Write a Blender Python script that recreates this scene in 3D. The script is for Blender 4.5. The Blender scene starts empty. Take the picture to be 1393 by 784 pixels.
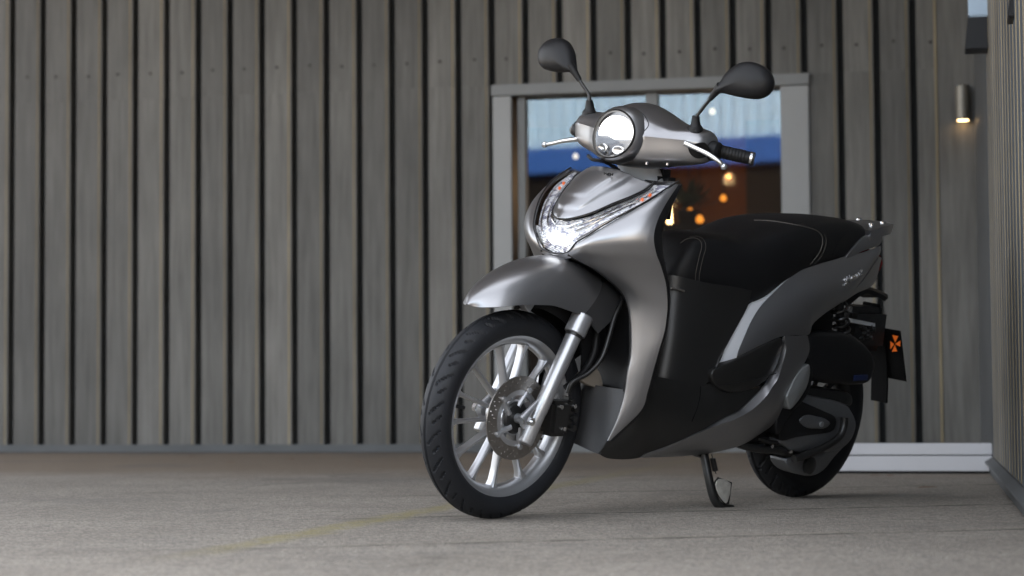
import bpy, bmesh, math, random
import numpy as np
from mathutils import Matrix, Vector
from mathutils.bvhtree import BVHTree
random.seed(7)
SC = bpy.context.scene
COL = SC.collection

# ------------------------------------------------------------------ camera
PW, PH = 1393, 784            # photograph size, used only to turn pixels into directions
FPX = PW * 70.0 / 36.0        # 70 mm lens
CAM = np.array([0.0, 0.0, 0.336])
def cam_axes(yh=530.0, m=-0.007):
    p = math.atan((yh - PH / 2) / FPX); r = math.atan(-m)
    fwd = np.array([0, math.cos(p), math.sin(p)]); up = np.array([0, -math.sin(p), math.cos(p)]); rt = np.array([1.0, 0, 0])
    c, s = math.cos(r), math.sin(r)
    return c * rt - s * up, s * rt + c * up, fwd
RT, UPV, FWD = cam_axes()
cd = bpy.data.cameras.new('camera'); cam = bpy.data.objects.new('camera', cd); COL.objects.link(cam)
cam.matrix_world = Matrix(((RT[0], UPV[0], -FWD[0], CAM[0]), (RT[1], UPV[1], -FWD[1], CAM[1]), (RT[2], UPV[2], -FWD[2], CAM[2]), (0, 0, 0, 1)))
cd.lens = 70.0; cd.sensor_width = 36.0; cd.clip_end = 500; cd.clip_start = 0.05
cd.dof.use_dof = True; cd.dof.focus_distance = 5.42; cd.dof.aperture_fstop = 3.2
SC.camera = cam

# ------------------------------------------------------------------ sky, sun, exposure
SUN_EL, SUN_AZ = math.radians(48), math.radians(42)      # azimuth clockwise from +Y: behind the wall, so the forecourt lies in its shade
w = bpy.data.worlds.new('World'); SC.world = w; w.use_nodes = True
nt = w.node_tree; nt.nodes.clear()
sky = nt.nodes.new('ShaderNodeTexSky'); sky.sky_type = 'NISHITA'; sky.sun_disc = False
sky.sun_elevation = SUN_EL; sky.sun_rotation = SUN_AZ; sky.air_density = 1.0; sky.dust_density = 3.0; sky.ozone_density = 1.0
bg = nt.nodes.new('ShaderNodeBackground'); bg.inputs[1].default_value = 0.12
out = nt.nodes.new('ShaderNodeOutputWorld')
hs = nt.nodes.new('ShaderNodeHueSaturation'); hs.inputs['Saturation'].default_value = 0.24
nt.links.new(sky.outputs[0], hs.inputs['Color']); nt.links.new(hs.outputs[0], bg.inputs[0]); nt.links.new(bg.outputs[0], out.inputs[0])
sl = bpy.data.lights.new('sun', 'SUN'); sl.energy = 3.5; sl.angle = math.radians(0.5); sl.color = (1, 0.93, 0.84)
sun = bpy.data.objects.new('sun', sl); COL.objects.link(sun)
sdir = Vector((math.sin(SUN_AZ) * math.cos(SUN_EL), math.cos(SUN_AZ) * math.cos(SUN_EL), math.sin(SUN_EL)))
sun.rotation_euler = sdir.to_track_quat('Z', 'Y').to_euler(); sun.location = sdir * 30
SC.view_settings.view_transform = 'Standard'; SC.view_settings.look = 'None'; SC.view_settings.gamma = 1.0
SC.view_settings.exposure = 3.0
SC.render.engine = 'CYCLES'
SC.cycles.use_denoising = True
SC.cycles.max_bounces = 8; SC.cycles.transparent_max_bounces = 12
SC.cycles.caustics_reflective = False; SC.cycles.caustics_refractive = False

# ------------------------------------------------------------------ materials
def mat(name, col, rough=0.5, metal=0.0, var=0.0, vscale=30.0, bump=0.0, bscale=200.0, coat=0.0, rvar=0.0, spec=0.5, stretch=None, emis=None, estr=0.0):
    m = bpy.data.materials.new(name); m.use_nodes = True
    n = m.node_tree; b = n.nodes['Principled BSDF']
    b.inputs['Base Color'].default_value = (*col, 1); b.inputs['Roughness'].default_value = rough; b.inputs['Metallic'].default_value = metal
    b.inputs['Coat Weight'].default_value = coat; b.inputs['Specular IOR Level'].default_value = spec
    if emis: b.inputs['Emission Color'].default_value = (*emis, 1); b.inputs['Emission Strength'].default_value = estr
    tc = n.nodes.new('ShaderNodeTexCoord'); src = tc.outputs['Object']
    if stretch:
        mp = n.nodes.new('ShaderNodeMapping'); mp.inputs['Scale'].default_value = stretch; n.links.new(src, mp.inputs[0]); src = mp.outputs[0]
    if var > 0 or rvar > 0:
        t = n.nodes.new('ShaderNodeTexNoise'); t.inputs['Scale'].default_value = vscale; t.inputs['Detail'].default_value = 6; n.links.new(src, t.inputs['Vector'])
        if var > 0:
            r = n.nodes.new('ShaderNodeMix'); r.data_type = 'RGBA'
            r.inputs[6].default_value = (*[c * (1 - var) for c in col], 1); r.inputs[7].default_value = (*[min(1, c * (1 + var)) for c in col], 1)
            n.links.new(t.outputs['Fac'], r.inputs[0]); n.links.new(r.outputs[2], b.inputs['Base Color'])
        if rvar > 0:
            q = n.nodes.new('ShaderNodeMapRange'); q.inputs[1].default_value = 0.3; q.inputs[2].default_value = 0.7
            q.inputs[3].default_value = max(0.02, rough - rvar); q.inputs[4].default_value = min(1, rough + rvar)
            n.links.new(t.outputs['Fac'], q.inputs[0]); n.links.new(q.outputs[0], b.inputs['Roughness'])
    if bump > 0:
        t2 = n.nodes.new('ShaderNodeTexNoise'); t2.inputs['Scale'].default_value = bscale; t2.inputs['Detail'].default_value = 4; n.links.new(src, t2.inputs['Vector'])
        bp = n.nodes.new('ShaderNodeBump'); bp.inputs['Strength'].default_value = bump; bp.inputs['Distance'].default_value = 0.002
        n.links.new(t2.outputs['Fac'], bp.inputs['Height']); n.links.new(bp.outputs[0], b.inputs['Normal'])
    return m
M = {}
M['body'] = mat('matte_grey_metallic_paint', (0.34, 0.338, 0.345), 0.32, 0.9, var=0.05, vscale=900)
M['bodyd'] = mat('dark_grey_matte_plastic', (0.06, 0.06, 0.062), 0.42, 0.3, var=0.1, vscale=300)
M['black'] = mat('black_plastic', (0.012, 0.012, 0.013), 0.45, 0.0, bump=0.06, bscale=1500, spec=0.25)
M['blackg'] = mat('satin_black_plastic', (0.016, 0.0155, 0.015), 0.34, 0.0, bump=0.03, bscale=1500, spec=0.5)
M['rubber'] = mat('dull_black_rubber', (0.006, 0.006, 0.006), 0.75, 0.0, spec=0.08)
M['vinyl'] = mat('black_seat_vinyl', (0.007, 0.007, 0.008), 0.50, 0.0, bump=0.25, bscale=700, spec=0.32)
M['stitch'] = mat('grey_stitching', (0.11, 0.10, 0.088), 0.7)
M['tyre'] = mat('tyre_rubber', (0.016, 0.017, 0.020), 0.55, 0.0, var=0.25, vscale=25, bump=0.15, bscale=700, spec=0.3)
M['alu'] = mat('silver_painted_aluminium', (0.48, 0.485, 0.50), 0.32, 0.75, var=0.04, vscale=900)
M['chrome'] = mat('satin_chrome', (0.78, 0.79, 0.80), 0.16, 1.0)
M['trim'] = mat('satin_silver_trim', (0.80, 0.82, 0.85), 0.30, 0.4, var=0.02, vscale=400)
M['steel'] = mat('brushed_steel_disc', (0.32, 0.30, 0.28), 0.34, 0.95, var=0.15, vscale=60)
M['case'] = mat('grey_cast_aluminium', (0.20, 0.205, 0.215), 0.40, 0.65, var=0.12, vscale=150, bump=0.08, bscale=400)
M['oval'] = mat('grey_kick_cover_paint', (0.30, 0.31, 0.31), 0.38, 0.5, var=0.04, vscale=200)
M['engine'] = mat('oily_engine_metal', (0.05, 0.05, 0.05), 0.38, 0.7, var=0.4, vscale=40, bump=0.3, bscale=120)
M['orange'] = mat('orange_plastic', (0.75, 0.12, 0.02), 0.35, emis=(1, 0.22, 0.02), estr=0.03)
M['blue'] = mat('dark_blue_sticker', (0.01, 0.02, 0.08), 0.4)
M['footmetal'] = mat('worn_bare_metal', (0.62, 0.60, 0.55), 0.45, 0.6, var=0.35, vscale=60)
M['bowl'] = mat('smoked_chrome_bowl', (0.10, 0.105, 0.115), 0.2, 1.0)
M['mirrorglass'] = mat('mirror_glass', (0.85, 0.86, 0.88), 0.03, 1.0)
M['redlens'] = mat('red_tail_lens', (0.25, 0.01, 0.01), 0.15)
M['bracket'] = mat('beige_bracket', (0.33, 0.29, 0.24), 0.5, 0.2)
M['led'] = mat('lit_headlamp_led', (0.9, 0.9, 0.9), 0.3, emis=(1.0, 0.98, 0.95), estr=0.6)
M['drl'] = mat('lit_running_light', (0.85, 0.87, 0.9), 0.3, emis=(0.95, 0.98, 1.0), estr=0.4)

def reflector_mat():
    m = bpy.data.materials.new('faceted_lamp_reflector'); m.use_nodes = True
    n = m.node_tree; b = n.nodes['Principled BSDF']
    b.inputs['Metallic'].default_value = 0.35; b.inputs['Roughness'].default_value = 0.22
    tc = n.nodes.new('ShaderNodeTexCoord')
    mp = n.nodes.new('ShaderNodeMapping'); mp.inputs['Rotation'].default_value = (0.5, 0.3, 0.6); mp.inputs['Scale'].default_value = (1.0, 1.0, 2.2)
    n.links.new(tc.outputs['Object'], mp.inputs[0])
    v = n.nodes.new('ShaderNodeTexVoronoi'); v.inputs['Scale'].default_value = 95; v.inputs['Randomness'].default_value = 0.25
    n.links.new(mp.outputs[0], v.inputs['Vector'])
    bp = n.nodes.new('ShaderNodeBump'); bp.inputs['Strength'].default_value = 0.9; bp.inputs['Distance'].default_value = 0.006
    n.links.new(v.outputs['Distance'], bp.inputs['Height']); n.links.new(bp.outputs[0], b.inputs['Normal'])
    wv = n.nodes.new('ShaderNodeTexNoise'); wv.inputs['Scale'].default_value = 60; n.links.new(tc.outputs['Object'], wv.inputs['Vector'])
    mx = n.nodes.new('ShaderNodeMix'); mx.data_type = 'RGBA'; mx.inputs[6].default_value = (0.30, 0.30, 0.38, 1); mx.inputs[7].default_value = (0.86, 0.87, 0.9, 1)
    rp = n.nodes.new('ShaderNodeMapRange'); rp.inputs[1].default_value = 0.42; rp.inputs[2].default_value = 0.52; n.links.new(wv.outputs['Fac'], rp.inputs[0])
    n.links.new(rp.outputs[0], mx.inputs[0]); n.links.new(mx.outputs[2], b.inputs['Base Color'])
    return m
M['reflector'] = reflector_mat()
def glass_mat(name, refl, tint=(1, 1, 1), rough=0.02):
    m = bpy.data.materials.new(name); m.use_nodes = True
    n = m.node_tree; n.nodes.remove(n.nodes['Principled BSDF'])
    o = n.nodes['Material Output']
    t = n.nodes.new('ShaderNodeBsdfTransparent'); t.inputs[0].default_value = (*tint, 1)
    g = n.nodes.new('ShaderNodeBsdfGlossy'); g.inputs['Roughness'].default_value = rough
    lw = n.nodes.new('ShaderNodeLayerWeight'); lw.inputs[0].default_value = 0.5
    pw = n.nodes.new('ShaderNodeMath'); pw.operation = 'POWER'; pw.inputs[1].default_value = 5.0; n.links.new(lw.outputs['Facing'], pw.inputs[0])
    f = n.nodes.new('ShaderNodeMath'); f.operation = 'MULTIPLY'; f.inputs[1].default_value = 0.9; n.links.new(pw.outputs[0], f.inputs[0])
    a = n.nodes.new('ShaderNodeMath'); a.operation = 'ADD'; a.use_clamp = True; a.inputs[1].default_value = refl
    n.links.new(f.outputs[0], a.inputs[0])
    x = n.nodes.new('ShaderNodeMixShader'); n.links.new(a.outputs[0], x.inputs[0]); n.links.new(t.outputs[0], x.inputs[1]); n.links.new(g.outputs[0], x.inputs[2])
    n.links.new(x.outputs[0], o.inputs[0])
    return m
M['lens'] = glass_mat('clear_lamp_lens', 0.04)
M['window'] = glass_mat('coated_window_glass', 0.085, (0.85, 0.88, 0.9))

# ------------------------------------------------------------------ mesh helpers
def tag(o, label=None, cat=None, group=None, kind=None):
    if label: o['label'] = label
    if cat: o['category'] = cat
    if group: o['group'] = group
    if kind: o['kind'] = kind
    return o
def link(name, me, m, parent=None):
    o = bpy.data.objects.new(name, me); COL.objects.link(o)
    if m is not None:
        me.materials.append(M[m] if isinstance(m, str) else m)
    if parent: o.parent = parent
    return o
class MB:
    """collects vertices and faces; build() makes ONE mesh object"""
    def __init__(s): s.v = []; s.f = []
    def add(s, vs, fs):
        k = len(s.v); s.v += [tuple(map(float, p)) for p in vs]; s.f += [tuple(i + k for i in f) for f in fs]; return s
    def mesh(s, name, smooth=True, angle=40):
        me = bpy.data.meshes.new(name); me.from_pydata(s.v, [], s.f); me.update()
        if smooth:
            me.polygons.foreach_set('use_smooth', [True] * len(me.polygons))
            if angle: me.set_sharp_from_angle(angle=math.radians(angle))
        return me
    def build(s, name, m, parent=None, smooth=True, angle=40): return link(name, s.mesh(name, smooth, angle), m, parent)
def spl(P, n, closed=False):
    """Catmull-Rom through P (k,d): n samples per segment"""
    P = np.asarray(P, float); k = len(P)
    if k == 1: return P
    if closed: idx = lambda i: P[i % k]
    else:
        A = np.vstack([2 * P[0] - P[1], P, 2 * P[-1] - P[-2]]); idx = lambda i: A[i + 1]
    o = []
    for i in range(k if closed else k - 1):
        a, b, c, d = idx(i - 1), idx(i), idx(i + 1), idx(i + 2)
        for j in range(n):
            t = j / n
            o.append(0.5 * (2 * b + (c - a) * t + (2 * a - 5 * b + 4 * c - d) * t * t + (3 * b - a - 3 * c + d) * t ** 3))
    if not closed: o.append(P[-1])
    return np.array(o)
def surf(rows, nu=6, nv=6):
    R = [spl(r, nu) for r in rows]
    cols = [spl([r[j] for r in R], nv) for j in range(len(R[0]))]
    return np.array(cols).transpose(1, 0, 2)
def grid_faces(r, c, flip=False, closed=False):
    f = []
    for i in range(r - 1):
        for j in range(c if closed else c - 1):
            j2 = (j + 1) % c
            q = (i * c + j, i * c + j2, (i + 1) * c + j2, (i + 1) * c + j)
            f.append(q[::-1] if flip else q)
    return f
def gnorm(G):
    n = np.zeros_like(G); du = np.gradient(G, axis=0); dv = np.gradient(G, axis=1)
    n = np.cross(du, dv); l = np.linalg.norm(n, axis=-1, keepdims=True); return n / np.maximum(l, 1e-9)
def shell(mb, G, thick=0.004, inside=None, mirror=False):
    """a closed thin shell from a grid: outer face, inner face set back, rim"""
    G = np.asarray(G); r, c = G.shape[:2]
    N = gnorm(G); ctr = np.array([G[..., 0].mean(), 0.0, G[..., 2].mean()]) if inside is None else np.array(inside)
    s = np.sign(((G - ctr) * N).sum()); N = N * s
    for side in ((1, -1) if mirror else (1,)):
        k = np.array([1, side, 1]); A = (G * k).reshape(-1, 3); B = ((G - N * thick) * k).reshape(-1, 3)
        fl = (s < 0) ^ (side < 0)
        f = grid_faces(r, c, fl); n = r * c
        f2 = [tuple(i + n for i in q[::-1]) for q in f]
        b = [j for j in range(c)] + [i * c + c - 1 for i in range(1, r)] + [(r - 1) * c + j for j in range(c - 2, -1, -1)] + [i * c for i in range(r - 2, 0, -1)]
        rim = []
        for a_, b_ in zip(b, b[1:] + b[:1]):
            q = (a_, a_ + n, b_ + n, b_); rim.append(q[::-1] if fl else q)
        mb.add(np.vstack([A, B]), f + f2 + rim)
    return mb
def tube(mb, path, rad, seg=12, caps=True):
    P = np.asarray(path, float); k = len(P); rad = [rad] * k if np.isscalar(rad) else rad
    T = np.gradient(P, axis=0); T /= np.maximum(np.linalg.norm(T, axis=1, keepdims=True), 1e-9)
    u = np.cross(T[0], [0.3, 0.9, 0.2]); u /= np.linalg.norm(u); V = []
    for i in range(k):
        u = u - T[i] * (u @ T[i]); u /= np.linalg.norm(u); w_ = np.cross(T[i], u)
        for j in range(seg):
            a = 2 * math.pi * j / seg; V.append(P[i] + rad[i] * (math.cos(a) * u + math.sin(a) * w_))
    f = grid_faces(k, seg, closed=True)
    if caps: f += [tuple(range(seg))[::-1], tuple((k - 1) * seg + j for j in range(seg))]
    return mb.add(V, f)
def lathe(mb, prof, c, axis='y', seg=64, closed=False):
    """prof: (radius, along); axis through c"""
    V = []; n = len(prof)
    for j in range(seg):
        a = 2 * math.pi * j / seg; ca, sa = math.cos(a), math.sin(a)
        for r, h in prof:
            if axis == 'y': V.append((c[0] + r * ca, c[1] + h, c[2] + r * sa))
            elif axis == 'z': V.append((c[0] + r * ca, c[1] + r * sa, c[2] + h))
            else: V.append((c[0] + h, c[1] + r * ca, c[2] + r * sa))
    f = []
    for j in range(seg):
        k = (j + 1) % seg
        for i in range(n if closed else n - 1):
            i2 = (i + 1) % n; q = (j * n + i, j * n + i2, k * n + i2, k * n + i); f.append(q if axis == 'y' else q[::-1])
    if not closed:
        if prof[0][0] > 1e-6: f.append(tuple(j * n for j in range(seg))[::(1 if axis == 'y' else -1)][::-1])
        if prof[-1][0] > 1e-6: f.append(tuple(j * n + n - 1 for j in range(seg))[::(1 if axis == 'y' else -1)])
    return mb.add(V, f)
def box(mb, lo, hi, bev=0.0):
    bm = bmesh.new(); bmesh.ops.create_cube(bm, size=1.0)
    lo, hi = np.array(lo, float), np.array(hi, float)
    for v in bm.verts: v.co = Vector((np.array(v.co) + 0.5) * (hi - lo) + lo)
    if bev > 0: bmesh.ops.bevel(bm, geom=bm.edges[:], offset=bev, segments=2, affect='EDGES')
    bm.verts.ensure_lookup_table()
    mb.add([v.co for v in bm.verts], [[v.index for v in f.verts] for f in bm.faces]); bm.free(); return mb
def slab(mb, outline, direction, bev=0.004, steps=3, dome=0.0):
    """outline: closed ring of 3D points (outer face); extruded along direction (inwards) with a rounded front edge and a slightly domed face"""
    O = np.asarray(outline, float); D = np.asarray(direction, float); n = len(O); c = O.mean(0); d1 = D / np.linalg.norm(D)
    rings = [O + D]
    rings.append(O + d1 * bev)
    for k in range(1, steps + 1):
        a = k / steps * math.pi / 2; s = bev * (1 - math.cos(a))
        L = np.linalg.norm(O - c, axis=1, keepdims=True)
        rings.append(O + (c - O) / L * s + d1 * bev * (1 - math.sin(a)))
    last = rings[-1]
    for t in (0.75, 0.5, 0.25): rings.append(c + (last - c) * t - d1 * dome * (1 - t * t))
    V = np.vstack(rings + [[c - d1 * dome]]); f = grid_faces(len(rings), n, closed=True)
    k = (len(rings) - 1) * n
    f += [(k + j, k + (j + 1) % n, len(V) - 1) for j in range(n)]
    f.append(tuple(range(n))[::-1])
    # orientation: make front face point against direction
    a, b, e = V[f[-2][0]], V[f[-2][1]], V[f[-2][2]]
    if np.dot(np.cross(b - a, e - a), d1) > 0: f = [q[::-1] for q in f]
    return mb.add(V, f)

# ------------------------------------------------------------------ pixel rays in world / scooter coordinates
def ray(px, py): return RT * ((px - PW / 2) / FPX) - UPV * ((py - PH / 2) / FPX) + FWD
YAW, LEAN, BX, BY = math.radians(45.05), math.radians(10.09), -0.0595, 5.2283
ca, sa = math.cos(math.pi + YAW), math.sin(math.pi + YAW)
cl, sn = math.cos(-LEAN), math.sin(-LEAN)
BM = np.array([[ca, -sa, 0], [sa, ca, 0], [0, 0, 1]]) @ np.array([[1, 0, 0], [0, cl, -sn], [0, sn, cl]])
BT = np.array([BX, BY, 0.0006])
CO = (CAM - BT) @ BM
def U(px, py, y):
    """pixel -> point of the scooter (x forward, y left, z up) at lateral offset y"""
    d = ray(px, py) @ BM; t = (y - CO[1]) / d[1]; return CO + t * d
def UL(*pts): return [U(*p) for p in pts]
AXS = np.array([-math.sin(math.radians(26.5)), 0, math.cos(math.radians(26.5))]); AXO = np.array([0.081, 0, 0])
def rodr(d):
    K = np.array([[0, -AXS[2], AXS[1]], [AXS[2], 0, -AXS[0]], [-AXS[1], AXS[0], 0]]); return np.eye(3) + math.sin(d) * K + (1 - math.cos(d)) * K @ K
STEER = rodr(math.radians(5.0))
def ST(P): return (np.asarray(P, float) - AXO) @ STEER.T + AXO      # steered frame -> scooter frame
def UH(px, py, y):
    o = STEER.T @ (CO - AXO) + AXO; d = STEER.T @ (ray(px, py) @ BM); t = (y - o[1]) / d[1]; return o + t * d
def UHP(px, py, p0, nrm):
    o = STEER.T @ (CO - AXO) + AXO; d = STEER.T @ (ray(px, py) @ BM); t = ((np.array(p0) - o) @ nrm) / (d @ np.array(nrm)); return o + t * d
def bvh_of(o): return BVHTree.FromPolygons([v.co for v in o.data.vertices], [p.vertices for p in o.data.polygons])
def hit(bv, px, py, off=0.0):
    d = ray(px, py) @ BM; d /= np.linalg.norm(d)
    r = bv.ray_cast(Vector(CO), Vector(d))
    if r[0] is None: return None
    n = np.array(r[1]); n = n if n @ d < 0 else -n
    return np.array(r[0]) + n * off

# ================================================================== GROUND
def ground_mat():
    m = bpy.data.materials.new('weathered_concrete'); m.use_nodes = True
    n = m.node_tree; b = n.nodes['Principled BSDF']; L = n.links
    g = n.nodes.new('ShaderNodeNewGeometry'); P = g.outputs['Position']
    def noise(scale, detail=6, rough=0.6, vec=None):
        t = n.nodes.new('ShaderNodeTexNoise'); t.inputs['Scale'].default_value = scale; t.inputs['Detail'].default_value = detail; t.inputs['Roughness'].default_value = rough
        L.new(vec or P, t.inputs['Vector']); return t.outputs['Fac']
    def ramp(fac, a, b_, lo=0.0, hi=1.0):
        r = n.nodes.new('ShaderNodeMapRange'); r.inputs[1].default_value = a; r.inputs[2].default_value = b_; r.inputs[3].default_value = lo; r.inputs[4].default_value = hi; r.interpolation_type = 'SMOOTHSTEP'
        L.new(fac, r.inputs[0]); return r.outputs[0]
    def mix(f, a, c):
        x = n.nodes.new('ShaderNodeMix'); x.data_type = 'RGBA'; L.new(f, x.inputs[0])
        for i, s in ((6, a), (7, c)):
            if isinstance(s, tuple): x.inputs[i].default_value = (*s, 1)
            else: L.new(s, x.inputs[i])
        return x.outputs[2]
    def math_(op, a, c=None):
        x = n.nodes.new('ShaderNodeMath'); x.operation = op
        for i, s in ((0, a), (1, c)):
            if s is None: continue
            if isinstance(s, (int, float)): x.inputs[i].default_value = s
            else: L.new(s, x.inputs[i])
        return x.outputs[0]
    sep = n.nodes.new('ShaderNodeSeparateXYZ'); L.new(P, sep.inputs[0]); X, Y = sep.outputs[0], sep.outputs[1]
    base = mix(ramp(noise(2.2), 0.3, 0.7), (0.335, 0.289, 0.238), (0.465, 0.406, 0.342))
    base = mix(ramp(noise(24, 6, 0.75), 0.46, 0.58, 0.0, 0.55), base, (0.185, 0.165, 0.142)); base = mix(ramp(noise(60, 4, 0.7), 0.50, 0.62, 0.0, 0.7), base, (0.46, 0.425, 0.375)); base = mix(ramp(noise(110, 3, 0.7), 0.44, 0.60, 0.0, 0.8), base, (0.15, 0.136, 0.118))
    sp = noise(420, 2, 0.5); base = mix(ramp(sp, 0.66, 0.76), base, (0.46, 0.45, 0.42))
    base = mix(ramp(noise(260, 2, 0.5), 0.63, 0.75), base, (0.10, 0.095, 0.09))
    vc = n.nodes.new('ShaderNodeTexVoronoi'); vc.feature = 'DISTANCE_TO_EDGE'; vc.inputs['Scale'].default_value = 0.75
    wv_ = n.nodes.new('ShaderNodeTexNoise'); wv_.inputs['Scale'].default_value = 2.5; wv_.inputs['Detail'].default_value = 6; L.new(P, wv_.inputs['Vector'])
    av = n.nodes.new('ShaderNodeMix'); av.data_type = 'VECTOR'; av.inputs[0].default_value = 0.3; L.new(P, av.inputs[4]); L.new(wv_.outputs['Color'], av.inputs[5]); L.new(av.outputs[1], vc.inputs['Vector'])
    base = mix(math_('MULTIPLY', ramp(vc.outputs['Distance'], 0.004, 0.014, 1.0, 0.0), ramp(noise(1.7), 0.50, 0.65, 0.0, 0.4)), base, (0.10, 0.088, 0.07))
    # brown dirt gathered along the foot of the wall
    dl = math_('ADD', math_('ADD', Y, math_('MULTIPLY', X, 0.2045)), math_('MULTIPLY', noise(1.3), 1.6))
    base = mix(ramp(dl, 8.0, 9.4, 0.0, 0.8), base, (0.225, 0.168, 0.118))
    stain = ramp(noise(0.9, 5, 0.65), 0.52, 0.66, 0.0, 0.4); base = mix(stain, base, (0.145, 0.135, 0.125))
    # joints (cut lines) between the poured bays
    wob = math_('MULTIPLY', math_('SUBTRACT', noise(5, 4), 0.5), 0.05)
    J = math_('ADD', math_('SUBTRACT', Y, math_('MULTIPLY', X, 0.235)), wob)
    jm = None
    for y0 in (4.42, 5.36, 6.45, 7.6, 3.2):
        d = math_('ABSOLUTE', math_('SUBTRACT', J, y0)); r = ramp(d, 0.008, 0.035, 1.0, 0.0)
        jm = r if jm is None else math_('MAXIMUM', jm, r)
    jn = ramp(noise(7, 4), 0.40, 0.6, 0.25, 1.0)
    jf = math_('MULTIPLY', math_('MULTIPLY', jm, jn), ramp(X, -1.2, 0.3, 0.12, 1.0))
    base = mix(math_('MULTIPLY', jf, 0.75), base, (0.095, 0.088, 0.062))
    # mossy streak along an old crack
    mo = math_('SUBTRACT', math_('SUBTRACT', X, math_('MULTIPLY', Y, 0.287)), -1.847)
    mo = math_('ABSOLUTE', math_('ADD', mo, math_('MULTIPLY', math_('SUBTRACT', noise(6, 4), 0.5), 0.09)))
    mf = math_('MULTIPLY', ramp(mo, 0.01, 0.085, 1.0, 0.0), ramp(noise(30, 4), 0.35, 0.6, 0.25, 1.0))
    mf = math_('MULTIPLY', mf, ramp(Y, 3.9, 4.6, 0.0, 1.0)); mf = math_('MULTIPLY', mf, ramp(Y, 6.2, 8.5, 1.0, 0.25))
    base = mix(math_('MULTIPLY', mf, 0.65), base, (0.33, 0.275, 0.09))
    L.new(base, b.inputs['Base Color']); b.inputs['Roughness'].default_value = 0.82
    h = math_('SUBTRACT', math_('ADD', math_('MULTIPLY', noise(130, 5, 0.7), 0.8), math_('MULTIPLY', noise(9, 4), 1.0)), math_('MULTIPLY', jf, 0.9))
    bp = n.nodes.new('ShaderNodeBump'); bp.inputs['Strength'].default_value = 0.8; bp.inputs['Distance'].default_value = 0.02
    L.new(h, bp.inputs['Height']); L.new(bp.outputs[0], b.inputs['Normal'])
    return m
mb = MB(); mb.add([(-120, -120, 0), (120, -120, 0), (120, 120, 0), (-120, 120, 0)], [(0, 1, 2, 3)])
ground = mb.build('ground', ground_mat(), smooth=False); tag(ground, kind='structure')

# ================================================================== BACK WALL
WA = math.atan(0.2045); WE = np.array([math.cos(WA), -math.sin(WA), 0]); WN = np.array([-math.sin(WA), -math.cos(WA), 0]); W0 = np.array([0, 10.6, 0])
def WP(u, off, z): return W0 + WE * u + WN * off + np.array([0, 0, z])
def wall_frame(o, origin=None, e=None, nn=None):
    e = WE if e is None else e; nn = WN if nn is None else nn; origin = W0 if origin is None else origin
    # local x along the wall, local y out of the wall, local z up
    o.matrix_world = Matrix(((e[0], nn[0], 0, origin[0]), (e[1], nn[1], 0, origin[1]), (0, 0, 1, origin[2]), (0, 0, 0, 1)))
def plank_mat(name, c1, c2, edge=False):
    m = bpy.data.materials.new(name); m.use_nodes = True
    n = m.node_tree; b = n.nodes['Principled BSDF']; L = n.links
    tc = n.nodes.new('ShaderNodeTexCoord'); oi = n.nodes.new('ShaderNodeObjectInfo')
    ad = n.nodes.new('ShaderNodeVectorMath'); ad.operation = 'ADD'; cb = n.nodes.new('ShaderNodeCombineXYZ')
    ml = n.nodes.new('ShaderNodeMath'); ml.operation = 'MULTIPLY'; ml.inputs[1].default_value = 37.0; L.new(oi.outputs['Random'], ml.inputs[0])
    L.new(ml.outputs[0], cb.inputs[0]); L.new(ml.outputs[0], cb.inputs[2]); L.new(tc.outputs['Object'], ad.inputs[0]); L.new(cb.outputs[0], ad.inputs[1])
    mp = n.nodes.new('ShaderNodeMapping'); mp.inputs['Scale'].default_value = (14, 14, 0.9); L.new(ad.outputs[0], mp.inputs[0])
    t = n.nodes.new('ShaderNodeTexNoise'); t.inputs['Scale'].default_value = 2.2; t.inputs['Detail'].default_value = 7; t.inputs['Roughness'].default_value = 0.62; L.new(mp.outputs[0], t.inputs['Vector'])
    r = n.nodes.new('ShaderNodeMapRange'); r.inputs[1].default_value = 0.32; r.inputs[2].default_value = 0.68; L.new(t.outputs['Fac'], r.inputs[0])
    mx = n.nodes.new('ShaderNodeMix'); mx.data_type = 'RGBA'; mx.inputs[6].default_value = (*c1, 1); mx.inputs[7].default_value = (*c2, 1); L.new(r.outputs[0], mx.inputs[0])
    v = n.nodes.new('ShaderNodeMapRange'); v.inputs[3].default_value = 0.74; v.inputs[4].default_value = 1.22; sc_ = n.nodes.new('ShaderNodeSeparateColor'); L.new(oi.outputs['Color'], sc_.inputs[0]); L.new(sc_.outputs[0], v.inputs[0])
    gp = n.nodes.new('ShaderNodeNewGeometry'); t3 = n.nodes.new('ShaderNodeTexNoise'); t3.inputs['Scale'].default_value = 0.9; t3.inputs['Detail'].default_value = 5; L.new(gp.outputs['Position'], t3.inputs['Vector'])
    r3 = n.nodes.new('ShaderNodeMapRange'); r3.inputs[1].default_value = 0.35; r3.inputs[2].default_value = 0.65; r3.inputs[3].default_value = 0.70; r3.inputs[4].default_value = 1.12; L.new(t3.outputs['Fac'], r3.inputs[0])
    m3 = n.nodes.new('ShaderNodeMix'); m3.data_type = 'RGBA'; m3.blend_type = 'MULTIPLY'; m3.inputs[0].default_value = 1.0; L.new(mx.outputs[2], m3.inputs[6]); L.new(r3.outputs[0], m3.inputs[7])
    h = n.nodes.new('ShaderNodeHueSaturation'); L.new(m3.outputs[2], h.inputs['Color']); L.new(v.outputs[0], h.inputs['Value'])
    L.new(h.outputs[0], b.inputs['Base Color']); b.inputs['Roughness'].default_value = 0.6
    bp = n.nodes.new('ShaderNodeBump'); bp.inputs['Strength'].default_value = 0.2; bp.inputs['Distance'].default_value = 0.004; L.new(t.outputs['Fac'], bp.inputs['Height']); L.new(bp.outputs[0], b.inputs['Normal'])
    return m
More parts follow.
